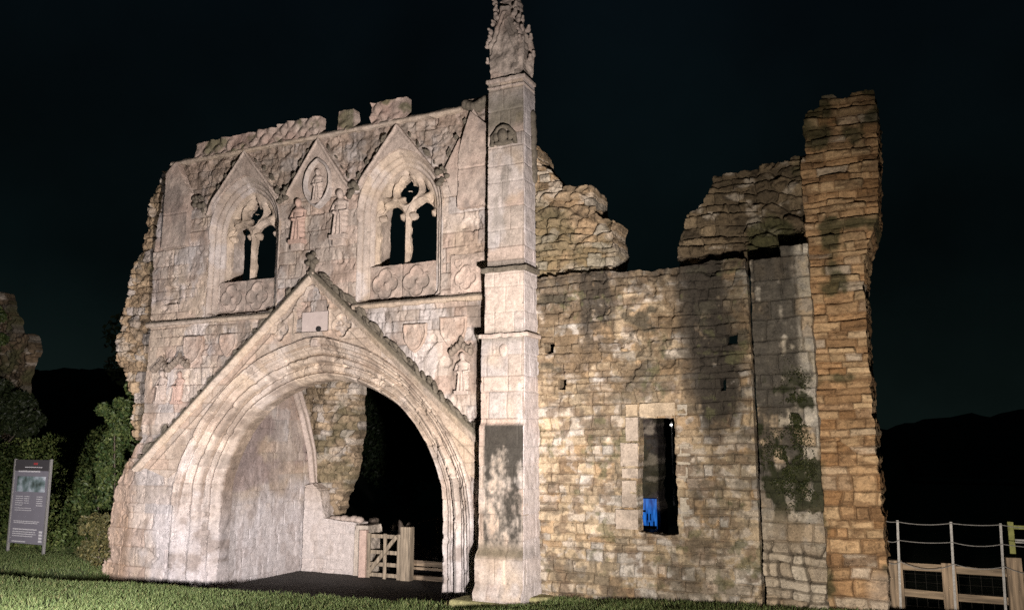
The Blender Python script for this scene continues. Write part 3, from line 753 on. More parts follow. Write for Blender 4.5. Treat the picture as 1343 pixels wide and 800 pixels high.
def bw(v): return .05*ss(4.98, 4.88, v)+.045*ss(1.2, .98, v)+.05*ss(6.22, 6.14, v)
fb = hf('buttress', GH, M_ash, (-7.4, -6.0, -.4, 10.0), .015, lambda u, v: np.maximum(np.maximum(XL-bw(v)*.6-u, u-XR-bw(v)*.6), np.maximum(-.4-v, v-9.98))+(fbm(u*5, v*5, 41, 3)-.5)*.02, butt_h, butt_col, -.08, O=(0, YF, 0))
for sgn, xf in ((1, XR), (-1, XL)):
    hf('buttress_flank', fb, M_ash, (-.95 if sgn > 0 else -.06, .06 if sgn > 0 else .95, -.4, 9.98), .015, lambda u, v: np.maximum(np.maximum(-.47-butt_off(v)-u*sgn, u*sgn-.03), v-9.95),
       lambda u, v: bw(v)*.6+.012+(fbm(u*5, v*5, 43, 5)-.5)*.035-.02*ss(.012, -.006, masonry(u*.6-7, v, .36, .46, 37, .012, .006, .01)[0]),
       lambda u, v: mixc(butt_col(u*.2-7.2, v+.0), (.43, .40, .40), .55), -.1, O=(xf, 0, 0), U=(0, sgn, 0), V=(0, 0, 1), N=(sgn, 0, 0))  # flanks tinted pale lavender, the look of their lit side put into the colour
# offsets (sloping weatherings) and mouldings across the buttress
def slab(name, z, h, ov, mat, parent=fb):
    b = bmesh.new(); n = 10
    for i in range(n):
        x0 = XL-ov+(XR-XL+2*ov)*i/n; x1 = XL-ov+(XR-XL+2*ov)*(i+1)/n; j = random.uniform(-.012, .012)
        add_box(b, x0, x1+.01, YF-ov+j, .0, z-h/2+j, z+h/2+j)
    return carved(name, b, mat, parent, .02)
slab('weathering', 6.18, .09, .10, M_dark)
slab('weathering', 4.93, .08, .13, M_carv)
slab('band_course', 9.93, .08, .05, M_carv); slab('band_course', 9.80, .05, .02, M_carv)
# carved heads on the buttress
def head_boss(px, py, w, parent, mat):
    x, z = P(px, py, YF); b = bmesh.new()
    for s in (-1, 1):
        add_tube(b, [(x+s*w*.5, YF-.05, z-w*.32), (x+s*w*.46, YF-.06, z+w*.05), (x+s*w*.22, YF-.07, z+w*.33), (x, YF-.08, z+w*.42)], .045, 8)
        add_ell(b, (x+s*w*.3, YF-.08, z), (.06, .06, .08))
    add_ell(b, (x, YF-.09, z+.02), (.10, .09, .13)); add_ell(b, (x, YF-.06, z-.12), (w*.42, .06, .05))
    carved('carved_head', b, mat, parent, .018)
head_boss(662, 181, .5, fb, M_dark); head_boss(664, 461, .62, fb, M_carv)
b = bmesh.new(); x, z = P(630, 446, -.1)
for k in range(4): add_ell(b, (x+.03*k, -.12, z-.06*k+.08), (.07, .14, .07))
carved('gargoyle', b, M_dark, GH, .02)
# pinnacle: broken square shaft with steep crocketed gables round a stump of spire
sx0, sx1 = -7.02, -6.40
def pin_c(u, v): return mixc(mixc(LIME, PINK, ss(.5, .7, fbm(u*2, v*2, 50, 3))*.6), (.14, .12, .10), ss(.48, .64, fbm(u*4, v*3, 52, 5))*.65)
pin = hf('pinnacle', GH, M_ash, (sx0-.1, sx1+.1, 9.9, 11.6), .013, lambda u, v: sd_poly(u, v, [(sx0, 9.95), (sx1, 9.95), (sx1, 10.72), (-6.50, 11.1), (-6.62, 11.45), (-6.78, 11.45), (-6.90, 11.1), (sx0, 10.72)])+(fbm(u*6, v*6, 51, 4)-.5)*.07,
         lambda u, v: (fbm(u*6, v*6, 53, 6)-.5)*.10+.05*ss(10.25, 10.35, v)+.04*np.exp(-((np.minimum(sd_seg(u, v, (sx0, 10.5), (-6.7, 11.28)), sd_seg(u, v, (sx1, 10.5), (-6.7, 11.28)))-.05)/.03)**2), pin_c, -.55, O=(0, YF+.02, 0))
hf('pinnacle_flank', pin, M_ash, (-.6, .15, 9.9, 11.3), .013, lambda u, v: sd_poly(u, v, [(-.5, 9.95), (.06, 9.95), (.06, 10.75), (-.1, 10.95), (-.24, 11.1), (-.5, 10.75)])+(fbm(u*6, v*6, 55, 4)-.5)*.06,
   lambda u, v: .02+.06*np.cos(u*14)*ss(10.1, 10.3, v)+(fbm(u*6, v*6, 54, 5)-.5)*.07, lambda u, v: pin_c(u+3, v)*1.05, -.1, O=(sx1, 0, 0), U=(0, 1, 0), V=(0, 0, 1), N=(1, 0, 0))
b = bmesh.new()
for k in range(13):
    t = k/12; add_ell(b, (-6.70+.02*t+random.uniform(-.03, .03), YF+.27, 10.7+1.15*t), (.31*(1-t)+.18*t+random.uniform(-.03, .03), .27*(1-t)+.16*t, .12))
carved('spire', b, M_carv, pin, .022)
b = bmesh.new()
pcs = []
for t in np.linspace(0, 1, 7):
    for s_ in (-1, 1): pcs += [(-6.70+s_*(.34-.17*t)+random.uniform(-.03, .03), YF-.01, 10.70+.88*t)]
pcs += [(-6.37, -.45, 10.95), (-6.33, -.25, 11.0), (-6.32, -.05, 10.55), (-6.35, -.1, 10.9), (-6.40, -.3, 11.2), (-6.30, -.2, 10.4), (-7.08, -.45, 10.42), (-7.02, -.4, 10.9), (-6.93, -.4, 11.2), (-6.88, -.35, 11.42), (-6.50, -.35, 11.42), (-6.56, -.3, 11.62), (-6.86, -.3, 11.62)]
b.free()
for x, y, z in pcs:
    b = bmesh.new(); x += random.uniform(-.02, .02); z += random.uniform(-.02, .02); w_ = random.uniform(.035, .06)
    add_ell(b, (x, y, z), (w_, .06, w_*1.3)); add_ell(b, (x+random.uniform(-.04, .04), y-.04, z+.05), (w_*.7, .04, w_*.6)); add_ell(b, (x+random.uniform(-.04, .04), y-.02, z-.03), (w_*.8, .05, w_*.8))
    carved('crocket', b, M_carv, pin, .018)
b = bmesh.new()
for k in range(9): add_ell(b, (XR+.02+random.uniform(-.01, .02), -.10+.01*k, 9.15-.15*k+.1), (.06, .09, .13))
carved('broken_toothing', b, M_dark, fb, .025)
# slabs at the foot
b = bmesh.new()
add_box(b, -7.55, -6.35, -.95, -.3, .05, .26, .05, None, .04); add_box(b, -6.5, -5.9, -.5, .0, .1, .36, .05, None, .04)
carved('footing', b, stone_mat('mossy_footing', False, (.27, .26, .13), contrast=.5, bump=.5), GH, .03)

# ================================================================== RIGHT-HAND WALL
RW = thing('rubble_wall', (-3.8, .3, .3), 'honey coloured coursed rubble wall right of the carved gatehouse, with one narrow doorway-like window', 'wall')
WIN = PL([(838, 548), (884, 547), (886, 600), (889, 650), (890, 700), (868, 702), (838, 697), (836, 640), (838, 600)], .02)
HOLES = [PL([(714, 449), (727, 449), (726, 462), (720, 464), (713, 462)]), PL([(732, 497), (742, 497), (742, 511), (732, 511)]), PL([(951, 440), (968, 436), (967, 450), (951, 451)]), PL([(944, 497), (953, 495), (952, 512), (945, 513)])]
def rw_m(u, v): return masonry(u, v, .175, .33, 61, .075, .017, .018)
def rw_sdf(u, v):
    d = sd_poly(u, v, [(-6.4, -.4), (-6.4, 6.08), (-5.6, 6.1), (-4.7, 6.06), (-3.6, 6.05), (-2.9, 6.1), (-2.395, 6.08), (-2.375, -.4)])+(fbm(u*3.5, v*3.5, 62, 4)-.5)*.14*ss(5.7, 6.0, v)
    d = np.maximum(d, -(sd_poly(u, v, WIN)+(fbm(u*6, v*6, 63, 3)-.5)*.05*ss(-4.3, -4.1, u)))
    for q in HOLES: d = np.maximum(d, -sd_poly(u, v, q))
    return d
def streak(u, v):
    n = (fbm(u*4.5, v*.7, 66, 6)-.5)*.6
    a = ss(.62, .26, np.abs(u+3.12+.05*(v-6)+n*.6)+.25*np.maximum(3.9-v, 0))*ss(2.7, 3.6, v+n)
    b = ss(.5, .15, np.abs(u+5.05+n*.8))*ss(4.4, 5.3, v+n)*.9
    c = np.maximum(ss(.3, .1, np.abs(u+5.95+n))*ss(5.0, 5.8, v+n)*.6, ss(5.6, 6.0, v+n)*.6)
    e = ss(.25, .08, np.abs(u+3.35+n))*ss(1.7, 2.1, v)*ss(2.6, 2.2, v)*.6
    return np.clip(np.maximum(np.maximum(a, b), np.maximum(c, e)), 0, 1)
def rw_h(u, v):
    d, r1, r2, r3 = rw_m(u, v)
    up = ss(3.4, 4.2, v+(fbm(u, v, 68, 3)-.5)*1.5)
    jm = .35+.65*ss(.36, .55, fbm(u*1.6, v*1.6, 60, 3))
    h = -.05*ss(.018, -.010, d)*jm+(r1-.5)*(.028+.02*up)+.008*ss(0, .03, d)+(fbm(u*8, v*8, 64, 6)-.5)*(.05+.05*up)+(fbm(u*1.2, v*1.2, 65, 3)-.5)*.08
    return h-.07*ss(.6, .72, fbm(u*2.4, v*3.2, 69, 4))*up
def rw_c(u, v):
    d, r1, r2, r3 = rw_m(u, v)
    c = mixc((.34, .27, .175), (.43, .345, .235), r1)
    c = mixc(c, (.33, .225, .125), ss(.70, .95, r2)*.8); c = mixc(c, (.38, .35, .30), ss(.26, .08, r2))
    c = c*(.8+.36*r3)[..., None]
    c = mixc(c, (.45, .43, .40), ss(.53, .62, fbm(u*5.5, v*6.5, 67, 6)+.10*ss(1.6, .9, v)*ss(-5.2, -3.8, u)+.05*ss(2, 3, v)*ss(4.3, 3, v)*ss(-4, -3, u))*.4)
    c = mixc(c, (.15, .105, .06), ss(.018, -.012, d)*.75*(.3+.7*ss(.36, .55, fbm(u*1.6, v*1.6, 60, 3))))
    c = mixc(c, (.14, .10, .065), ss(.52, .66, fbm(u*4, v*6, 59, 6))*.75)
    c = mixc(c, (.10, .085, .06), ss(.50, .62, .55*fbm(u*1.6, v*1.3+4, 58, 6)+.45*fbm(u*9, v*9, 57, 4))*.6)
    up = ss(3.2, 4.6, v)
    c = mixc(c, (.145, .105, .062), up*.85*ss(.42, .58, .55*fbm(u*2.2, v*2.6, 70, 5)+.45*fbm(u*8, v*9, 71, 4)))
    c = mixc(c, (.04, .034, .026), streak(u, v)*(.35+.65*ss(.36, .50, .5*fbm(u*7, v*2.5, 72, 6)+.5*fbm(u*15, v*13, 76, 4)+.12*streak(u, v))))
    c = mixc(c, (.055, .05, .035), ss(.64, .7, fbm(u*1.9, v*3.2, 74, 4))*up*.75)
    c = mixc(c, (.10, .10, .05), ss(.60, .7, .5*fbm(u*2, v*2, 73, 4)+.5*fbm(u*8, v*8, 75, 4))*.6)
    return c
wf = hf('wall_face', RW, M_rub, (-6.45, -2.15, -.4, 6.3), .0135, rw_sdf, rw_h, rw_c, -.28, O=(0, .02, 0))
# dressed stones round the opening
def dress(px0, py0, px1, py1, pr=.035, cc=None, seed=0):
    x0, z1 = P(px0, py0); x1, z0 = P(px1, py1)
    cc = cc or (.36, .305, .245)
    hf('dressed_stone', wf, M_ash, (x0-.05, x1+.05, z0-.05, z1+.05), .0125, lambda u, v: sd_box(u, v, x0, x1, z0, z1)+.01+(fbm(u*6, v*6, 300+seed, 3)-.5)*.025,
       lambda u, v: pr+(fbm(u*6, v*6, 301+seed, 4)-.5)*.03, lambda u, v: mixc(cc, np.array(cc)*.75, ss(.5, .7, fbm(u*4, v*4, 302+seed, 4))), -.27, O=(0, .02, 0))
for k, a in enumerate(((820, 547, 838, 579), (813, 580, 838, 612), (815, 613, 838, 628), (815, 629, 836, 666), (807, 667, 838, 695))): dress(*a, seed=k)
dress(820, 530, 837, 546, .02, (.43, .34, .23), 9); dress(838, 528, 886, 546, .03, (.42, .34, .24), 10); dress(887, 530, 902, 545, .015, (.40, .36, .29), 11)
for k, a in enumerate(((886, 549, 900, 575), (887, 576, 906, 610), (888, 611, 903, 633), (891, 651, 905, 685))): dress(*a, pr=.01, cc=(.38, .34, .27), seed=20+k)
# broken upper masonry, left and right
fl = PL([(700, 372), (700, 190), (706, 208), (714, 218), (724, 232), (738, 243), (752, 247), (776, 245), (779, 262), (784, 277), (790, 287), (806, 291), (806, 364)], .3)
hf('broken_upper_wall', RW, M_rub, (fl[0][0]-.3, -4.5, 5.7, 9.3), .016, lambda u, v: sd_poly(u, v, fl)+(fbm(u*4.5, v*4.5, 311, 4)-.5)*.17,
   rub_h(312, .27, .13, .95), rub_c(312, .27, .13, (.27, .19, .11), (.33, .25, .16), (.42, .37, .29), .5), -.8, O=(0, .3, 0))
fr_ = PL([(890, 352), (891, 320), (894, 300), (899, 283), (908, 276), (922, 265), (930, 250), (938, 233), (955, 230), (975, 222), (1000, 216), (1030, 212), (1068, 200), (1068, 352)], .45)
hf('broken_upper_wall', RW, M_rub, (fr_[0][0]-.3, -1.1, 5.7, 8.2), .016, lambda u, v: sd_poly(u, v, fr_)+(fbm(u*4.5, v*4.5, 321, 4)-.5)*.15,
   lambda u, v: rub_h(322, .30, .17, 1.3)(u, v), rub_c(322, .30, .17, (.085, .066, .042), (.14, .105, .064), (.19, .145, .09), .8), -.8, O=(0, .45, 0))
# flat pier
pier = PL([(988, 344), (1025, 342), (1025, 328), (1063, 325)], -.13)
PX0, PX1 = -2.30, -1.37
def pier_c(u, v):
    d, r1, r2, r3 = masonry(u, v, .26, .36, 81, .06, .014, .02)
    c = mixc((.33, .29, .22), (.47, .43, .36), r1); c = mixc(c, (.36, .27, .17), ss(.7, .9, r2)*.8)
    c = mixc(c, (.10, .08, .055), ss(.016, -.008, d)*.8)
    n = fbm(u*2.6, v*1.3, 82, 5); n2 = fbm(u*6, v*6, 83, 4)
    c = mixc(c, (.22, .21, .19), ss(.45, .6, n2)*.5)
    n4 = fbm(u*7, v*.9, 79, 6)
    dk = ss(.43, .54, .25*n+.35*n2+.4*n4+.07*ss(3.4, 5.2, v)+.06*np.exp(-((u+1.95)/.22)**2))*ss(-1.5, -1.66, u+.15*(n2-.5))*ss(1.6, 2.6, v)
    c = mixc(c, (.045, .04, .032), dk*.9)
    n3 = fbm(u*7, v*6, 86, 5)
    ms = ss(.50, .60, .45*n+.55*n3+.10*np.exp(-((v-2.55)/.5)**2-((u+1.75)/.4)**2)+.09*np.exp(-((v-3.5)/.45)**2-((u+1.65)/.25)**2)-.01)*ss(1.5, 2.0, v)*ss(4.4, 3.8, v)
    c = mixc(c, (.022, .025, .010), ms*.95)
    c = mixc(c, (.17, .13, .085), ss(2.1, 1.6, v)*ss(.4, .55, n)*.7)
    lo = ss(2.0, 1.2, v+(fbm(u*2, v*2, 80, 3)-.5)); e1, q1, q2, q3 = masonry(u, v, .18, .32, 87, .14, .016, .04)
    c = mixc(c, mixc((.2, .15, .095), (.42, .37, .29), q1), lo*.7); c = mixc(c, (.05, .04, .028), lo*ss(.016, -.010, e1)*.8)
    return c
def pier_h(u, v):
    d, r1, r2, r3 = masonry(u, v, .26, .36, 81, .06, .014, .02)
    lo = ss(2.0, 1.2, v+(fbm(u*2, v*2, 80, 3)-.5))
    e1, q1, q2, q3 = masonry(u, v, .18, .32, 87, .14, .016, .04); kk = lo > .5; d = np.where(kk, e1, d); r1 = np.where(kk, q1, r1)
    return .15-.045*ss(.018, -.008, d)*(1+lo)+(r1-.5)*(.03+.13*lo)+(fbm(u*7, v*7, 84, 6)-.5)*(.08+.10*lo)
hf('pier', RW, M_rub, (PX0-.1, PX1+.1, -.4, 6.4), .0135, lambda u, v: sd_poly(u, v, [(PX0, -.4), (PX0+.0, 6.02), (-1.8, 6.02), (-1.8, 6.2), (PX1, 6.2), (PX1, -.4)])+(fbm(u*5, v*5, 85, 4)-.5)*.05, pier_h, pier_c, -.3)

# ================================================================== TOWER STUMP
TS = thing('tower_stump', (-.8, .8, .4), 'tall ragged orange stump of layered rubble at the right end of the ruin', 'ruin')
tp = PL([(1058, 830), (1058, 330), (1050, 215), (1058, 205), (1054, 175), (1058, 150), (1072, 142), (1078, 128), (1092, 124), (1106, 130), (1118, 122), (1146, 118), (1150, 160), (1151, 215), (1153, 272), (1146, 300), (1138, 320), (1132, 345), (1136, 420), (1141, 490), (1146, 560), (1153, 630), (1160, 700), (1166, 790), (1167, 830)], .02)
def ts_m(u, v):
    d1, a1, a2, a3 = masonry(u, v, .125, .36, 91, .07, .013, .01); d2, b1, b2, b3 = masonry(u, v, .20, .32, 93, .08, .018, .02)
    k = v < 2.95+(fbm(u*1.5, v*0, 94, 2)-.5)*.6
    return np.where(k, d2, d1), np.where(k, b1, a1), np.where(k, b2, a2), np.where(k, b3, a3)
def ts_h(u, v):
    d, r1, r2, r3 = ts_m(u, v)
    return -.045*ss(.018, -.01, d)+(r1-.5)*.10+.006*ss(0, .03, d)+(fbm(u*5, v*9, 95, 6)-.5)*.13+(fbm(u*.9, v*.9, 96, 3)-.5)*.25
def ts_c(u, v):
    d, r1, r2, r3 = ts_m(u, v)
    c = mixc((.36, .22, .11), (.43, .31, .18), r1); c = mixc(c, (.42, .36, .28), ss(.78, .95, r2)*.8); c = mixc(c, (.26, .15, .07), ss(.22, .05, r2))
    c = mixc(c, (.17, .10, .05), ss(.53, .66, fbm(u*3, v*7, 99, 5))*.7)
    c = c*(.8+.4*r3)[..., None]
    c = mixc(c, (.15, .09, .045), ss(.016, -.01, d)*.75)
    c = mixc(c, (.05, .05, .022), ss(.46, .6, fbm(u*2, v*2, 97, 4)+.3*ss(7.3, 8.5, v)-.12)*.85)
    c = mixc(c, (.42, .36, .29), ss(1.2, .9, v)*ss(-.9, -.7, u)*.5)
    return c
tf = hf('front_face', TS, M_rub, (-1.6, .1, -.6, 9.0), .0135, lambda u, v: sd_poly(u, v, tp)+(fbm(u*3, v*7, 98, 4)-.5)*.09, ts_h, ts_c, -1.5, O=(0, .04, 0))

# ================================================================== GROUND
def lerp(x, pts): return np.interp(x, [p[0] for p in pts], [p[1] for p in pts])
YC = [(-60, -2.7), (-19, -2.25), (-17, -2.0), (-14, -1.35), (-11, -.95), (-8.6, -.8), (-7.8, -.62), (-7.2, -.3), (-6.3, .3), (40, .3)]
LH = [(-60, .4), (-25, .3), (-17.5, .14), (-14, .11), (-11, .11), (-8, .14), (-7, .2), (-6.2, .27), (-4.5, .36), (0, .5), (6, .62), (40, 1.2)]
def gz(X, Y):
    L = lerp(X, LH); yc = lerp(X, YC)
    f = L+np.clip((-Y-5.0)/9.3, 0, 4)*.95+(fbm(X*.6, Y*.6, 401, 3)-.5)*.10*ss(-1, -3, Y-yc)
    tr = -.24+0*X-.0*Y
    bank = .12+.08*ss(-.6, .4, Y)+np.clip((Y-.9)*.7, 0, np.interp(X, [-34, -26, -21, -17.5], [1.9, 2.3, 3.2, 4.3]))+(fbm(X*.5, Y*.5, 402, 3)-.5)*.3*ss(.8, 1.6, Y)
    bk = ss(-17.0, -17.9, X+.9*np.maximum(Y-2.5, 0))*ss(-1.3, -.5, Y)
    back = tr*(1-bk)+bank*bk
    rt = ss(-2.5, -.8, X)*ss(.2, 1.2, Y); back = back*(1-rt)+(.45-.03*np.maximum(Y, 0))*rt
    k = ss(0, .22, Y-yc)
    z = f*(1-k)+back*k
    return z
def axis(segs):
    out = []
    for a, b, st in segs: out += list(np.arange(a, b, st))
    return np.array(sorted(set(np.round(out, 4))))
gx = axis([(-400, -60, 34), (-60, -26, 2), (-26, 6, .11), (6, 40, 2), (40, 400, 36)]); gy = axis([(-120, -30, 15), (-30, -8, 1), (-8, 6, .11), (6, 30, 2), (30, 400, 37)])
GX, GY = np.meshgrid(gx, gy); GZ = gz(GX, GY)
n = len(gx); idx = np.arange(GX.size).reshape(GX.shape)
q = np.stack([idx[:-1, :-1], idx[:-1, 1:], idx[1:, 1:], idx[1:, :-1]], -1).reshape(-1, 4)
lawn_m = plain('turf', (.045, .065, .02), .95, 0, .5, 5, None, .6)
me = np_mesh('lawn', np.stack([GX, GY, GZ], -1).reshape(-1, 3), q, None, None, np.ones(len(q), bool)); tag(link('lawn', me, lawn_m), kind='structure')
# track through the gateway
px_, py_ = np.meshgrid(np.arange(-17.2, -8.0, .12), np.arange(-1.9, 16, .12)); pz = gz(px_, py_)
okm = (py_ > lerp(px_, YC)+.2); pz = pz+.006+(fbm(px_*3, py_*3, 411, 4)-.5)*.03*okm+.0
idx = np.arange(px_.size).reshape(px_.shape); cell = okm[:-1, :-1] & okm[1:, :-1] & okm[:-1, 1:] & okm[1:, 1:]
q = np.stack([idx[:-1, :-1], idx[:-1, 1:], idx[1:, 1:], idx[1:, :-1]], -1)[cell]
me = np_mesh('path', np.stack([px_, py_, pz+.012], -1).reshape(-1, 3), q, None, None, np.ones(len(q), bool)); tag(link('path', me, plain('trodden_earth_shade', (.018, .015, .011), .9, 0, .5, 6, None, .7)), kind='structure')  # earth colour blackened so that the floor reads as shadow

def blades(n, xr, yr, hgt, seed, keep, shade=1.0):
    rs = np.random.RandomState(seed)
    x = rs.uniform(*xr, n); y = rs.uniform(*yr, n); m = keep(x, y); x = x[m]; y = y[m]
    dens = fbm(x*1.8, y*1.8, seed+1, 3); m = rs.rand(len(x)) < .35+1.1*ss(.3, .6, dens); x = x[m]; y = y[m]; n = len(x)
    z = gz(x, y)-.01; h = hgt*rs.uniform(.35, 1.15, n)*(.55+.9*fbm(x*1.1, y*1.1, seed+2, 3)); a = rs.uniform(0, 6.283, n); w = rs.uniform(.004, .008, n)
    bx = np.cos(a); by = np.sin(a); ln = h*rs.uniform(.1, .75, n); la = rs.uniform(0, 6.283, n)
    co = np.zeros((n, 5, 3))
    for k, (s, ww) in enumerate(((0, 1), (0, -1), (.55, .8), (.55, -.8), (1, 0))):
        co[:, k, 0] = x+bx*w*ww+np.cos(la)*ln*s*s; co[:, k, 1] = y+by*w*ww+np.sin(la)*ln*s*s; co[:, k, 2] = z+h*s*(1-.15*s)
    i = np.arange(n)[:, None]*5
    q = i+np.array([[0, 1, 3, 2]]); t = i+np.array([[2, 3, 4]])
    g = rs.rand(n); c = mixc((.07, .12, .03), (.18, .215, .085), g); c = mixc(c, (.20, .18, .08), ss(.93, .98, rs.rand(n)))*shade
    col = np.repeat(c[:, None, :], 5, 1)
    return np_mesh('grass', co.reshape(-1, 3), q, t, col.reshape(-1, 3))
def on_lawn(x, y):
    edge = lerp(x, YC)-.02+.10*(fbm(x*3, y*0, 421, 3)-.5)
    inside = (x > -7.6) & (x < -6.0) & (y > -.85)
    return (y < edge) & (y < -.12) & ~inside
tag(link('grass', blades(300000, (-22, 2.5), (-6.2, 0), .10, 422, on_lawn), M_grass), 'rough lawn grass in front of the ruin', 'grass', kind='stuff')
tag(link('verge_grass', blades(70000, (-26, -17.2), (-1.2, 1.9), .09, 425, lambda x, y: (y > -1.0)), M_grass), 'grassy verge at the foot of the information sign', 'grass', kind='stuff')

# ------------------------------------------------------------------ foliage
def leaves(n, sampler, size, seed, c0, c1, name='foliage', face=None):
    rs = np.random.RandomState(seed)
    p = sampler(rs, n); n = len(p)
    d = rs.normal(size=(n, 3)); d[:, 2] = np.abs(d[:, 2])*.6+.2
    if face is not None: d = d*.8+np.array(face)
    d /= np.linalg.norm(d, axis=1)[:, None]
    t = np.cross(d, rs.normal(size=(n, 3))); t /= np.linalg.norm(t, axis=1)[:, None]; b = np.cross(d, t)
    s = size*rs.uniform(.55, 1.3, n)[:, None]
    co = np.stack([p-t*s, p+b*s*.55+d*s*.15, p+t*s, p-b*s*.55+d*s*.15], 1)
    q = np.arange(n)[:, None]*4+np.array([[0, 1, 2, 3]])
    c = mixc(c0, c1, rs.rand(n)**1.5); return np_mesh(name, co.reshape(-1, 3), q, None, np.repeat(c[:, None], 4, 1).reshape(-1, 3))
def clumpy(c, r, k, seed, shell=.6):
    cs = np.random.RandomState(seed); cc = cs.normal(size=(k, 3)); cc /= np.linalg.norm(cc, axis=1)[:, None]; cc = cc*np.array(r)*cs.uniform(.35, .95, (k, 1))+np.array(c)
    rr = cs.uniform(.22, .5, k)*min(r)
    def f(rs, n):
        i = rs.randint(0, k, n); v = rs.normal(size=(n, 3)); v /= np.linalg.norm(v, axis=1)[:, None]
        return cc[i]+v*(rr[i]*rs.uniform(shell, 1.05, n))[:, None]
    return f
PV = thing('moss_clump', (-1.8, -.15, 2.5), 'dark green moss and small ferns growing down the stained flat pier', 'moss')
def pier_moss(rs, n):
    a = rs.rand(n) < .35
    x = np.where(a, -1.66+.09*rs.normal(size=n), -1.82+.22*rs.normal(size=n)); z = np.where(a, 3.55+.30*rs.normal(size=n), 2.55+.24*rs.normal(size=n)-.3*(x+1.8))
    m = (fbm(x*6, z*6, 88, 4) > .47) & (x > -2.27) & (x < -1.42); x = x[m]; z = z[m]
    return np.stack([x, -.15-.05*rs.rand(len(x))*fbm(x*9, z*9, 89, 2)*1.6, z], -1)
link('foliage', leaves(12000, pier_moss, .014, 448, (.012, .018, .005), (.055, .06, .02), face=(0, -1.2, .3)), M_leaf, PV)
def bank_sampler(rs, n):
    x = rs.uniform(-34, -17.0, n); y = rs.uniform(.9, 7.5, n); return np.stack([x, y, gz(x, y)+rs.rand(n)**1.6*(.25+.7*fbm(x*.9, y*.9, 431, 3))], -1)
tag(link('undergrowth', leaves(90000, bank_sampler, .055, 432, (.05, .085, .02), (.16, .19, .055)), M_leaf), 'ivy and bramble covering the bank left of the gatehouse', 'undergrowth', kind='stuff')
def bush(name, c, r, n, seed, label, cat, c0, c1, size=.06, stems=4, group=None, k=40, trunk=None):
    t = thing(name, (c[0], c[1], float(gz(np.array(c[0]), np.array(c[1])))), label, cat, group)
    link('crown' if trunk else 'foliage', leaves(n, clumpy(c, r, k, seed), size, seed+1, c0, c1), M_leaf, t)
    b = bmesh.new(); rnd = random.Random(seed); z0 = t.location.z-.15
    if trunk:
        add_tube(b, [(c[0], c[1], z0), (c[0]+.1, c[1], z0+(c[2]-z0)*.5), (c[0]-.1, c[1]+.1, c[2]), (c[0], c[1], c[2]+r[2]*.6)], trunk, 10, trunk*.25)
    for i in range(stems):
        a = rnd.uniform(0, 6.28); e = (c[0]+math.cos(a)*r[0]*.75, c[1]+math.sin(a)*r[1]*.75, c[2]+r[2]*rnd.uniform(-.2, .7)); s = (c[0], c[1], z0 if not trunk else z0+(c[2]-z0)*.6)
        m = tuple((p+q_)/2+rnd.uniform(-.2, .2)*min(r) for p, q_ in zip(s, e)); add_tube(b, [s, m, e], (trunk or .06)*.5, 6, .015)
    bmo('trunk' if trunk else 'stems', b, M_bark, t, True)
    return t
DG0, DG1 = (.020, .040, .010), (.085, .105, .030)
bush('ivy_bush', (-17.75, .55, 3.0), (.55, .6, 1.7), 9000, 441, 'tall ivy clump climbing the broken left edge of the gatehouse', 'ivy', DG0, DG1, .06, 4, 'ivy clumps left of the gatehouse')
bush('ivy_bush', (-18.6, 1.2, 1.9), (.9, .8, 1.2), 9000, 443, 'rounded ivy clump on the bank between the sign and the tall climbing ivy', 'ivy', DG0, DG1, .06, 4, 'ivy clumps left of the gatehouse')
bush('ivy_bush', (-17.75, .1, .75), (.45, .4, .7), 5000, 445, 'low scrubby ivy at the foot of the gatehouse left corner', 'ivy', (.05, .055, .02), (.15, .13, .05), .05, 4, 'ivy clumps left of the gatehouse')
q_ = P(2, 545, 4.3); bush('shrub', (q_[0], 4.3, q_[1]), (1.9, .9, 1.15), 14000, 447, 'dark shadowy shrub on the bank above the information sign, below the ruined stub', 'shrub', (.008, .014, .004), (.022, .03, .009), .08, 5)
bush('tree', (-24.3, 24, 3.6), (3.6, 2.5, 3.4), 15000, 451, 'leafy tree standing in the dark beyond the open archway', 'tree', (.008, .018, .006), (.024, .036, .014), .15, 9, None, 60, .3)
bush('tree', (-30.5, 15, 7.2), (4.5, 3, 3.4), 12000, 455, 'black tree silhouette behind the bank at the far left', 'tree', (.012, .02, .006), (.03, .04, .012), .17, 7, None, 60, .3)
bush('hedge', (-11.2, 9.0, .55), (2.4, .8, .8), 8000, 459, 'low dark hedge behind the wooden gate inside the arch', 'hedge', (.02, .04, .01), (.05, .08, .02), .06, 4)

# far left: overgrown masonry lump
OM = thing('ruined_stub', (-27.9, 5.6, 3), 'overgrown ruined masonry stub at the far left edge above the dark bank', 'ruin')
sp = [(-31, 2.0), (-31, 8.2), (-29.2, 8.3), (-28.6, 7.6), (-28.3, 6.9), (-27.6, 6.6), (-27.15, 6.2), (-27.1, 5.5), (-27.6, 5.2), (-28.4, 5.0), (-28.8, 2.0)]
sp = PL([(-60, 560), (-60, 380), (-20, 385), (8, 388), (12, 410), (20, 430), (38, 440), (44, 460), (38, 474), (30, 500), (28, 640), (-60, 640)], 5.6)
hf('masonry', OM, M_rub, (min(p[0] for p in sp)-.2, max(p[0] for p in sp)+.3, min(p[1] for p in sp)-.1, max(p[1] for p in sp)+.3), .035, lambda u, v: sd_poly(u, v, sp)+(fbm(u*2, v*2, 461, 4)-.5)*.5,
   lambda u, v: rub_h(462, .4, .3, 1.6)(u, v), rub_c(462, .4, .3, (.10, .075, .045), (.14, .10, .06), (.15, .13, .1), .9), -.35, O=(0, 5.6, 0))
link('ivy', leaves(3500, clumpy((sp[4][0]-.6, 5.2, sp[5][1]-.1), (1.3, .5, 1.2), 16, 463), .09, 464, DG0, DG1), M_leaf, OM)
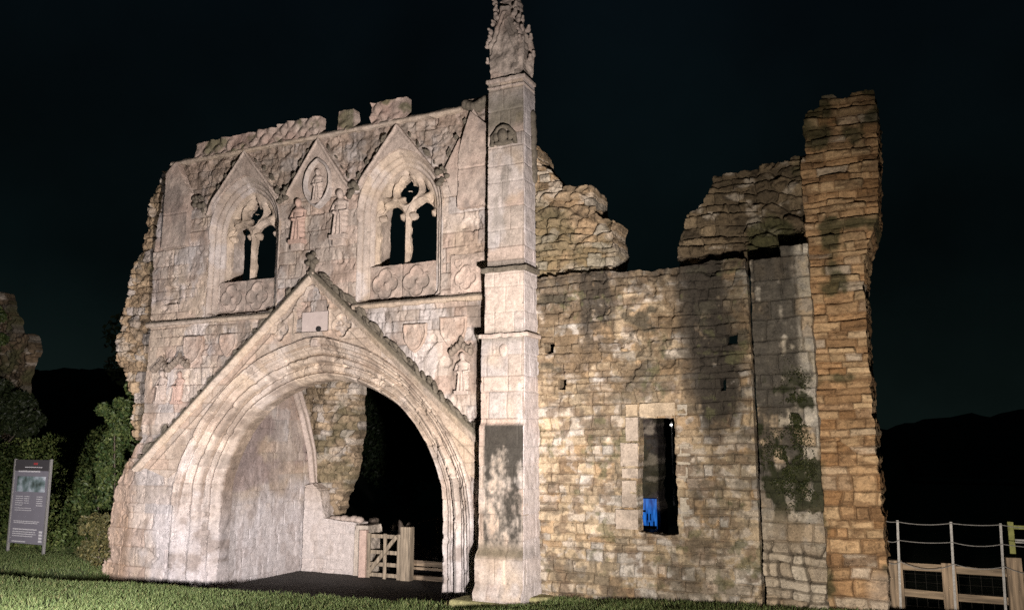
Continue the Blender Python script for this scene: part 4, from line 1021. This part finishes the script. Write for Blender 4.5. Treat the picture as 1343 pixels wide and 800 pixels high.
link('ivy', leaves(9000, clumpy((sp[4][0]-.7, 5.1, 3.4), (1.5, .5, 2.3), 40, 465), .09, 466, (.008, .014, .004), (.02, .028, .009)), M_leaf, OM)  # added ivy, leaf colour near black to put the stub's lower part in shade

# hill on the horizon
hx = np.linspace(-420, 300, 361); rows = 10
prof = np.interp(hx, [-420, -200, -120, -60, -20, 10, 40, 80, 300], [34, 28, 22, 12, 6, 8.5, 13, 16, 34])
crown = prof+(fbm(hx*.12, hx*0, 471, 4)-.5)*3.0+(fbm(hx*.6, hx*0, 472, 3)-.5)*1.4
co = []; 
for r in range(rows+1):
    t = r/rows
    hy = 150+60*t+(fbm(hx*.1, hx*0+r, 473, 3)-.5)*8
    co.append(np.stack([hx, hy, -3+(crown+3)*np.sin(t*math.pi/2)+(fbm(hx*.3, hx*0+r*3.1, 474, 3)-.5)*1.5*(r > 0)], -1))
co = np.concatenate(co); m_ = len(hx); idx = np.arange(len(co)).reshape(rows+1, m_)
q = np.stack([idx[:-1, :-1], idx[:-1, 1:], idx[1:, 1:], idx[1:, :-1]], -1).reshape(-1, 4)
tag(link('hill', np_mesh('hill', co, q, None, None, np.ones(len(q), bool)), plain('wooded_hill', (.02, .028, .014), 1, 0, .5, .3)), kind='structure')

# ------------------------------------------------------------------ gate under the arch
GYp = 3.3
def post(name, px0, px1, pt, pb, Y, th, mat, label, cat, group=None):
    x0, z1 = P(px0, pt, Y); x1, _ = P(px1, pt, Y); z0 = P(px0, pb, Y)[1]-.25
    b = bmesh.new(); add_box(b, x0, x1, Y-th/2, Y+th/2, z0, z1, .012, None, .008)
    return tag(bmo(name, b, mat), label, cat, group)
post('gate_post', 528, 541, 690, 762, GYp, .2, M_pale, 'thick squared timber gate post right of the slatted gate', 'gate post', 'posts of the gate under the arch')
post('gate_post', 474, 482, 694, 756, GYp-.02, .14, stone_mat('pink_post', False, (.44, .33, .27), contrast=.3), 'pinkish hanging post left of the slatted gate, against the stone jamb', 'gate post', 'posts of the gate under the arch')
gx0 = P(483, 700, GYp)[0]; gx1 = P(527, 700, GYp)[0]
GT = thing('field_gate', ((gx0+gx1)/2, GYp, -.2), 'small slatted timber gate with diagonal brace standing under the great arch', 'gate')
for py, th in ((703, .09), (724, .09), (740, .09), (754, .09)):
    z = P(505, py, GYp)[1]; b = bmesh.new(); add_box(b, gx0, gx1, GYp-.02, GYp+.02, z-th/2, z+th/2, .005); bmo('rail', b, M_pale, GT)
zt = P(505, 701, GYp)[1]; zb = P(505, 757, GYp)[1]
for x in (gx0+.05, gx1-.05, (gx0+gx1)/2+.04):
    b = bmesh.new(); add_box(b, x-.045, x+.045, GYp-.05, GYp-.022, zb-.03, zt+.03, .005); bmo('stile', b, M_pale, GT)
b = bmesh.new(); add_bar(b, (gx0+.08, GYp-.07, zb+.1), (gx1-.1, GYp-.07, zt-.02), .03, .09); bmo('brace', b, M_pale, GT)
RF = thing('rail_fence', (-10.2, GYp+.3, -.2), 'short timber rail fence right of the gate post under the arch', 'fence')
fx0 = P(541, 740, GYp+.2)[0]; fx1 = P(570, 740, GYp+.2)[0]+.9
for py, th in ((738, .13), (745, .07), (757, .10)):
    z = P(550, py, GYp+.2)[1]; b = bmesh.new(); add_box(b, fx0, fx1, GYp+.17, GYp+.22, z-th/2, z+th/2, .006, None, .01); bmo('rail', b, M_woodh, RF)
b = bmesh.new(); add_box(b, fx1-.12, fx1, GYp+.22, GYp+.34, -.4, 1.0, .01); bmo('post', b, M_wood, RF)
RH = thing('rubble_heap', (-14.2, 7.2, -.25), 'low heap of tumbled stones behind the gate, seen through the arch', 'rubble')
for k in range(46):
    b = bmesh.new(); x = random.uniform(-16.8, -12.4); t = 1-abs(x+14.6)/2.4; z = random.uniform(-.3, max(.0, .95*t))
    r = random.uniform(.12, .24); bmesh.ops.create_icosphere(b, subdivisions=2, radius=r, matrix=Matrix.Translation((x, 7.0+random.uniform(-.3, .5)+.3*z, z)))
    for v in b.verts: v.co += Vector([(float(vn(v.co.x*6, v.co.z*6+a*7, k))-.5)*.16 for a in range(3)])
    bmo('stone', b, M_mid if k % 3 else M_dark, RH)
# timber lying/raking behind
b = bmesh.new(); a1 = P(541, 688, 8); a2 = P(560, 681, 8); add_bar(b, (a1[0]-.2, 8, a1[1]-.04), (a2[0]+.3, 8.2, a2[1]+.06), .04, .06); add_box(b, a2[0]+.2, a2[0]+.28, 8.2, 8.28, -.3, a2[1]+.1)
tag(bmo('leaning_rail', b, M_wood), 'single raking timber rail on a post beyond the gate, right of it', 'rail')

# ------------------------------------------------------------------ fence at the right edge
FY = .6
FE = thing('wooden_fence', (.6, FY, .4), 'post and rail fence with tall metal stakes and strands of wire at the right edge', 'fence')
for px0, px1, pt in ((1164, 1183, 733), (1234, 1252, 737), (1318, 1339, 730), (1420, 1440, 728)):
    x0, z1 = P(px0, pt, FY); x1 = P(px1, pt, FY)[0]; b = bmesh.new(); add_box(b, x0, x1, FY-.08, FY+.08, -.2, z1, .012, None, .008); bmo('post', b, M_wood, FE)
for pxa, pya, pxb, pyb in ((1183, 742, 1234, 745), (1252, 747, 1318, 751), (1183, 776, 1236, 781), (1252, 783, 1320, 788), (1339, 754, 1440, 760), (1339, 790, 1440, 796)):
    a = P(pxa, pya, FY); c = P(pxb, pyb, FY); b = bmesh.new(); add_bar(b, (a[0]-.03, FY+.02, a[1]), (c[0]+.03, FY+.02, c[1]), .035, .11, (0, 0, 1), .006); bmo('rail', b, M_woodh, FE)
tops = []
for pxa, pya, pxb, pyb in ((1177, 682, 1180, 790), (1247, 684, 1252, 795), (1312, 686, 1318, 800), (1400, 690, 1408, 800)):
    a = P(pxa, pya, FY-.1); c = P(pxb, pyb, FY-.1); b = bmesh.new(); add_bar(b, (c[0], FY-.1, .2), (a[0], FY-.1, a[1]), .034, .012, (0, 1, 0)); bmo('stake', b, M_steel, FE); tops.append((a, c))
first = P(1166, 683, FY-.1)
for k, (dz, sag) in enumerate(((.02, .03), (.30, .04), (.62, .09))):
    pts = []
    xs = [first[0]-.1]+[t[0][0] for t in tops]
    zs = [tops[0][0][1]-dz+.02]+[t[0][1]-dz for t in tops]
    for i in range(len(xs)-1):
        for s in np.linspace(0, 1, 9)[:-1]: pts.append((xs[i]+(xs[i+1]-xs[i])*s, FY-.12, zs[i]+(zs[i+1]-zs[i])*s-sag*4*s*(1-s)*(.6+.5*((i+k) % 2))))
    b = bmesh.new(); add_tube(b, pts, .006, 5); bmo('wire', b, M_steel, FE)
b = bmesh.new()
zt_, zb_ = P(1200, 745, FY)[1], -.1
for x in np.arange(-.3, 2.6, .15): add_tube(b, [(x, FY+.06, zb_), (x, FY+.06, zt_)], .0016, 4)
for z in np.arange(zb_, zt_, .12): add_tube(b, [(-.4, FY+.06, z), (2.6, FY+.06, z)], .0016, 4)
bmo('wire_mesh', b, plain('rusty_wire', (.03, .026, .02), .7, .3), FE)
TG = thing('timber_gate', (1.9, 1.0, .4), 'algae greened timber gate frame behind the fence at the right edge', 'gate')
a = P(1325, 688, 1.0); 
b = bmesh.new(); add_box(b, a[0]-.04, a[0]+.04, .96, 1.04, .1, a[1]+.05, .008); bmo('post', b, M_alg, TG)
for py in (691, 709, 760):
    z = P(1330, py, 1.0)[1]; b = bmesh.new(); add_box(b, a[0]+.04, a[0]+1.5, .98, 1.02, z-.03, z+.03, .005); bmo('rail', b, M_alg if py == 691 else M_steel, TG)

# ------------------------------------------------------------------ information sign
SY = .35
s00 = P(12, 711, SY); s11 = P(66, 603, SY)
SG = thing('information_sign', ((s00[0]+s11[0])/2, SY, .2), 'grey visitor information board on two metal legs standing on the verge at the left', 'sign')
X0 = s00[0]; X1 = P(57, 711, SY)[0]; Z0 = s00[1]; Z1 = s11[1]; W = X1-X0
M_panel = plain('grey_panel', (.2, .195, .22), .45, 0, .06, 3, None, 0); M_white = plain('white_print', (.6, .6, .6), .5, 0, .02, 3, None, 0)
b = bmesh.new(); add_box(b, X0, X1, SY-.02, SY+.02, Z0, Z1, .006); bmo('board', b, M_panel, SG)
b = bmesh.new(); add_box(b, X0, X1, SY-.026, SY-.0205, Z1-.28, Z1, 0); bmo('header', b, plain('dark_header', (.06, .058, .06), .45, 0, .05, 3, None, 0), SG)
for x in (X0-.06, X1):
    b = bmesh.new(); add_box(b, x, x+.06, SY-.03, SY+.03, -.2, Z1+.02, .008); bmo('leg', b, M_steel, SG)
def lines(name, rows_, mat):
    b = bmesh.new(); rnd = random.Random(5)
    for z, xa, xb, h in rows_:
        x = X0+W*xa
        while x < X0+W*xb-.02:
            w = rnd.uniform(.02, .07); add_box(b, x, min(x+w, X0+W*xb), SY-.030, SY-.0265, z-h/2, z+h/2); x += w+.014
    bmo(name, b, mat, SG)
H_ = Z1-Z0
lines('heading', [(Z1-.09*H_, .3, .8, .02), (Z1-.14*H_, .12, .75, .035)], M_white)
lines('small_print', [(Z1-(.44+.026*k)*H_, .1, .32, .016) for k in range(5)]+[(Z1-(.44+.026*k)*H_, .36, .5, .016) for k in range(4)]+[(Z1-(.44+.026*k)*H_, .72, .9, .018) for k in range(5)]+[(Z1-(.58+.025*k)*H_, .1, .6, .014) for k in range(2)], M_white)
lines('notice_text', [(Z1-.735*H_, .1, .85, .018), (Z1-.755*H_, .1, .8, .018), (Z1-.83*H_, .1, .8, .03), (Z1-.86*H_, .1, .75, .02), (Z1-.885*H_, .1, .78, .02), (Z1-.91*H_, .1, .7, .02), (Z1-.975*H_, .1, .5, .025)], M_white)
b = bmesh.new()
for k in range(4): add_box(b, X0+W*.87, X0+W*.96, SY-.030, SY-.0265, Z1-(.85+.036*k)*H_-.03, Z1-(.85+.036*k)*H_+.02)
bmo('pictogram', b, M_white, SG)
b = bmesh.new(); add_box(b, X0+W*.55, X0+W*.66, SY-.030, SY-.0265, Z1-.06*H_, Z1-.035*H_); bmo('emblem', b, plain('red', (.35, .05, .05), .5, 0, .02, 3, None, 0), SG)
m, nt, bs = new_mat('site_picture'); N_ = nt.nodes.new; tc = N_('ShaderNodeTexCoord'); nz_ = N_('ShaderNodeTexNoise'); nz_.inputs['Scale'].default_value = 3.5; nz_.inputs['Detail'].default_value = 4; cr = N_('ShaderNodeValToRGB')
for p_, c_ in ((.35, (.05, .07, .06, 1)), (.5, (.16, .22, .22, 1)), (.62, (.4, .46, .5, 1))):
    e_ = cr.color_ramp.elements.new(p_); e_.color = c_
nt.links.new(tc.outputs['Object'], nz_.inputs['Vector']); nt.links.new(nz_.outputs['Fac'], cr.inputs['Fac']); nt.links.new(cr.outputs['Color'], bs.inputs['Base Color'])
b = bmesh.new(); add_box(b, X0+W*.10, X0+W*.92, SY-.027, SY-.0205, Z1-.385*H_, Z1-.2*H_); bmo('picture', b, m, SG)

# ------------------------------------------------------------------ seen through the narrow window
def screen_mat():
    m, nt, b = new_mat('blue_glow'); N = nt.nodes.new; L = nt.links.new
    tc = N('ShaderNodeTexCoord'); mp = N('ShaderNodeMapping'); mp.inputs['Scale'].default_value = (9, 9, 1.6); n = N('ShaderNodeTexNoise'); n.inputs['Scale'].default_value = 1.6; n.inputs['Detail'].default_value = 5
    L(tc.outputs['Object'], mp.inputs['Vector']); L(mp.outputs[0], n.inputs['Vector']); cr = N('ShaderNodeValToRGB'); L(n.outputs['Fac'], cr.inputs['Fac'])
    cr.color_ramp.elements[0].position = .35; cr.color_ramp.elements[0].color = (.006, .04, .22, 1); cr.color_ramp.elements[1].position = .62; cr.color_ramp.elements[1].color = (.035, .24, .85, 1)
    L(cr.outputs['Color'], b.inputs['Emission Color']); b.inputs['Emission Strength'].default_value = .75; b.inputs['Base Color'].default_value = (.01, .03, .1, 1)
    return m
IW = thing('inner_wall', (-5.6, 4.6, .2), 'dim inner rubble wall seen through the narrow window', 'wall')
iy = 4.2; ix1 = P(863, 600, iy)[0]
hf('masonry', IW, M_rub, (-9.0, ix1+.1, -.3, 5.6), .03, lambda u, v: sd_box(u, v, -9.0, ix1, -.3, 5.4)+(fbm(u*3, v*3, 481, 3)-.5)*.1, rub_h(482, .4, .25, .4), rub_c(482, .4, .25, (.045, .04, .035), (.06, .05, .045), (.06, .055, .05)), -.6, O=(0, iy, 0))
by = iy-.15; b0 = P(834, 692, by); b1 = P(861, 654, by)
BP = thing('lit_panel', ((b0[0]+b1[0])/2, by, .2), 'glowing blue panel with dark shapes low down behind the narrow window', 'panel')
b = bmesh.new(); add_box(b, b0[0]-.25, b1[0], by-.02, by+.02, b0[1], b1[1], .004); bmo('screen', b, screen_mat(), BP)
b = bmesh.new(); w = b1[0]-b0[0]; h = b1[1]-b0[1]
for xa, xb, za, zb in ((-.3, .3, 0, .48), (.3, 1.0, 0, .10), (.3, .36, 0, .2), (.3, .36, .6, .9), (.36, .5, .55, .62), (.55, .60, .28, .5), (.70, .74, .28, .5), (.62, .68, 0, .22), (.84, .9, 0, .25), (.28, .34, .9, 1)):
    add_box(b, b0[0]+w*xa, b0[0]+w*xb, by-.032, by-.0215, b0[1]+h*za, b0[1]+h*zb)
bmo('silhouette', b, plain('navy', (.004, .008, .03), .6), BP)
for xa in (.2, 1.0):
    b = bmesh.new(); add_box(b, b0[0]+w*xa-.05, b0[0]+w*xa, by+.022, by+.06, -.3, b0[1]+.1); bmo('leg', b, M_steel, BP)
lx, lz = P(881, 557, 30)
LP = thing('street_lamp', (lx, 30, -.2), 'single tiny white lamp far off, high in the narrow window opening', 'lamp')
b = bmesh.new(); add_tube(b, [(lx, 30, -.5), (lx, 30, lz+.15)], .05, 8, .04); bmo('pole', b, M_steel, LP)
b = bmesh.new(); add_ell(b, (lx, 29.9, lz), (.07, .07, .05)); bmo('lamp_head', b, glow('lamp_white', (1, .97, .9), 6), LP)

# ------------------------------------------------------------------ night sky and floodlights
w = bpy.data.worlds.new('World'); SC.world = w; w.use_nodes = True
nt = w.node_tree; bg = nt.nodes['Background']; N_ = nt.nodes.new
tc = N_('ShaderNodeTexCoord'); sx = N_('ShaderNodeSeparateXYZ'); cr = N_('ShaderNodeValToRGB'); nz_ = N_('ShaderNodeTexNoise'); nz_.inputs['Scale'].default_value = 2.2; nz_.inputs['Detail'].default_value = 5
nt.links.new(tc.outputs['Generated'], sx.inputs[0]); nt.links.new(sx.outputs['Z'], cr.inputs['Fac']); nt.links.new(tc.outputs['Generated'], nz_.inputs['Vector'])
cr.color_ramp.elements[0].position = 0; cr.color_ramp.elements[0].color = (.0043, .0080, .0072, 1)
cr.color_ramp.elements[1].position = .55; cr.color_ramp.elements[1].color = (.0010, .0022, .0034, 1)
e = cr.color_ramp.elements.new(.2); e.color = (.0015, .0036, .0039, 1)
mr = N_('ShaderNodeMapRange'); mr.inputs['From Min'].default_value = .3; mr.inputs['From Max'].default_value = .7; mr.inputs['To Min'].default_value = .45; mr.inputs['To Max'].default_value = 1.7
nt.links.new(nz_.outputs['Fac'], mr.inputs['Value'])
mx = N_('ShaderNodeVectorMath'); mx.operation = 'SCALE'; nt.links.new(cr.outputs['Color'], mx.inputs[0]); nt.links.new(mr.outputs[0], mx.inputs['Scale'])
nt.links.new(mx.outputs[0], bg.inputs['Color']); bg.inputs['Strength'].default_value = 1.0

def flood(name, loc, aim, power, col, cone, blend=.6, size=.12):
    l = bpy.data.lights.new(name, 'SPOT'); l.energy = power; l.color = col; l.spot_size = math.radians(cone); l.spot_blend = blend; l.shadow_soft_size = size
    o = bpy.data.objects.new(name, l); COL.objects.link(o); o.location = loc
    o.rotation_euler = (Vector(aim)-Vector(loc)).to_track_quat('-Z', 'Y').to_euler()
    return o
flood('floodlight', (-.6, -10.2, 1.35), (-12.8, 0, 5.6), 16800, (1, .895, .865), 78, 1.0)
flood('floodlight', (-12.0, -7.8, 1.0), (-16.2, 0, .4), 3800, (1, .93, .96), 108, 1.0)
flood('floodlight', (-.3, -9.4, 1.1), (-3.0, 0, 2.5), 4300, (1, .885, .78), 80, .9)
SC.view_settings.view_transform = 'Standard'; SC.view_settings.look = 'None'; SC.view_settings.exposure = 0; SC.view_settings.gamma = 1
SC.cycles.use_denoising = False
SC.cycles.max_bounces = 6
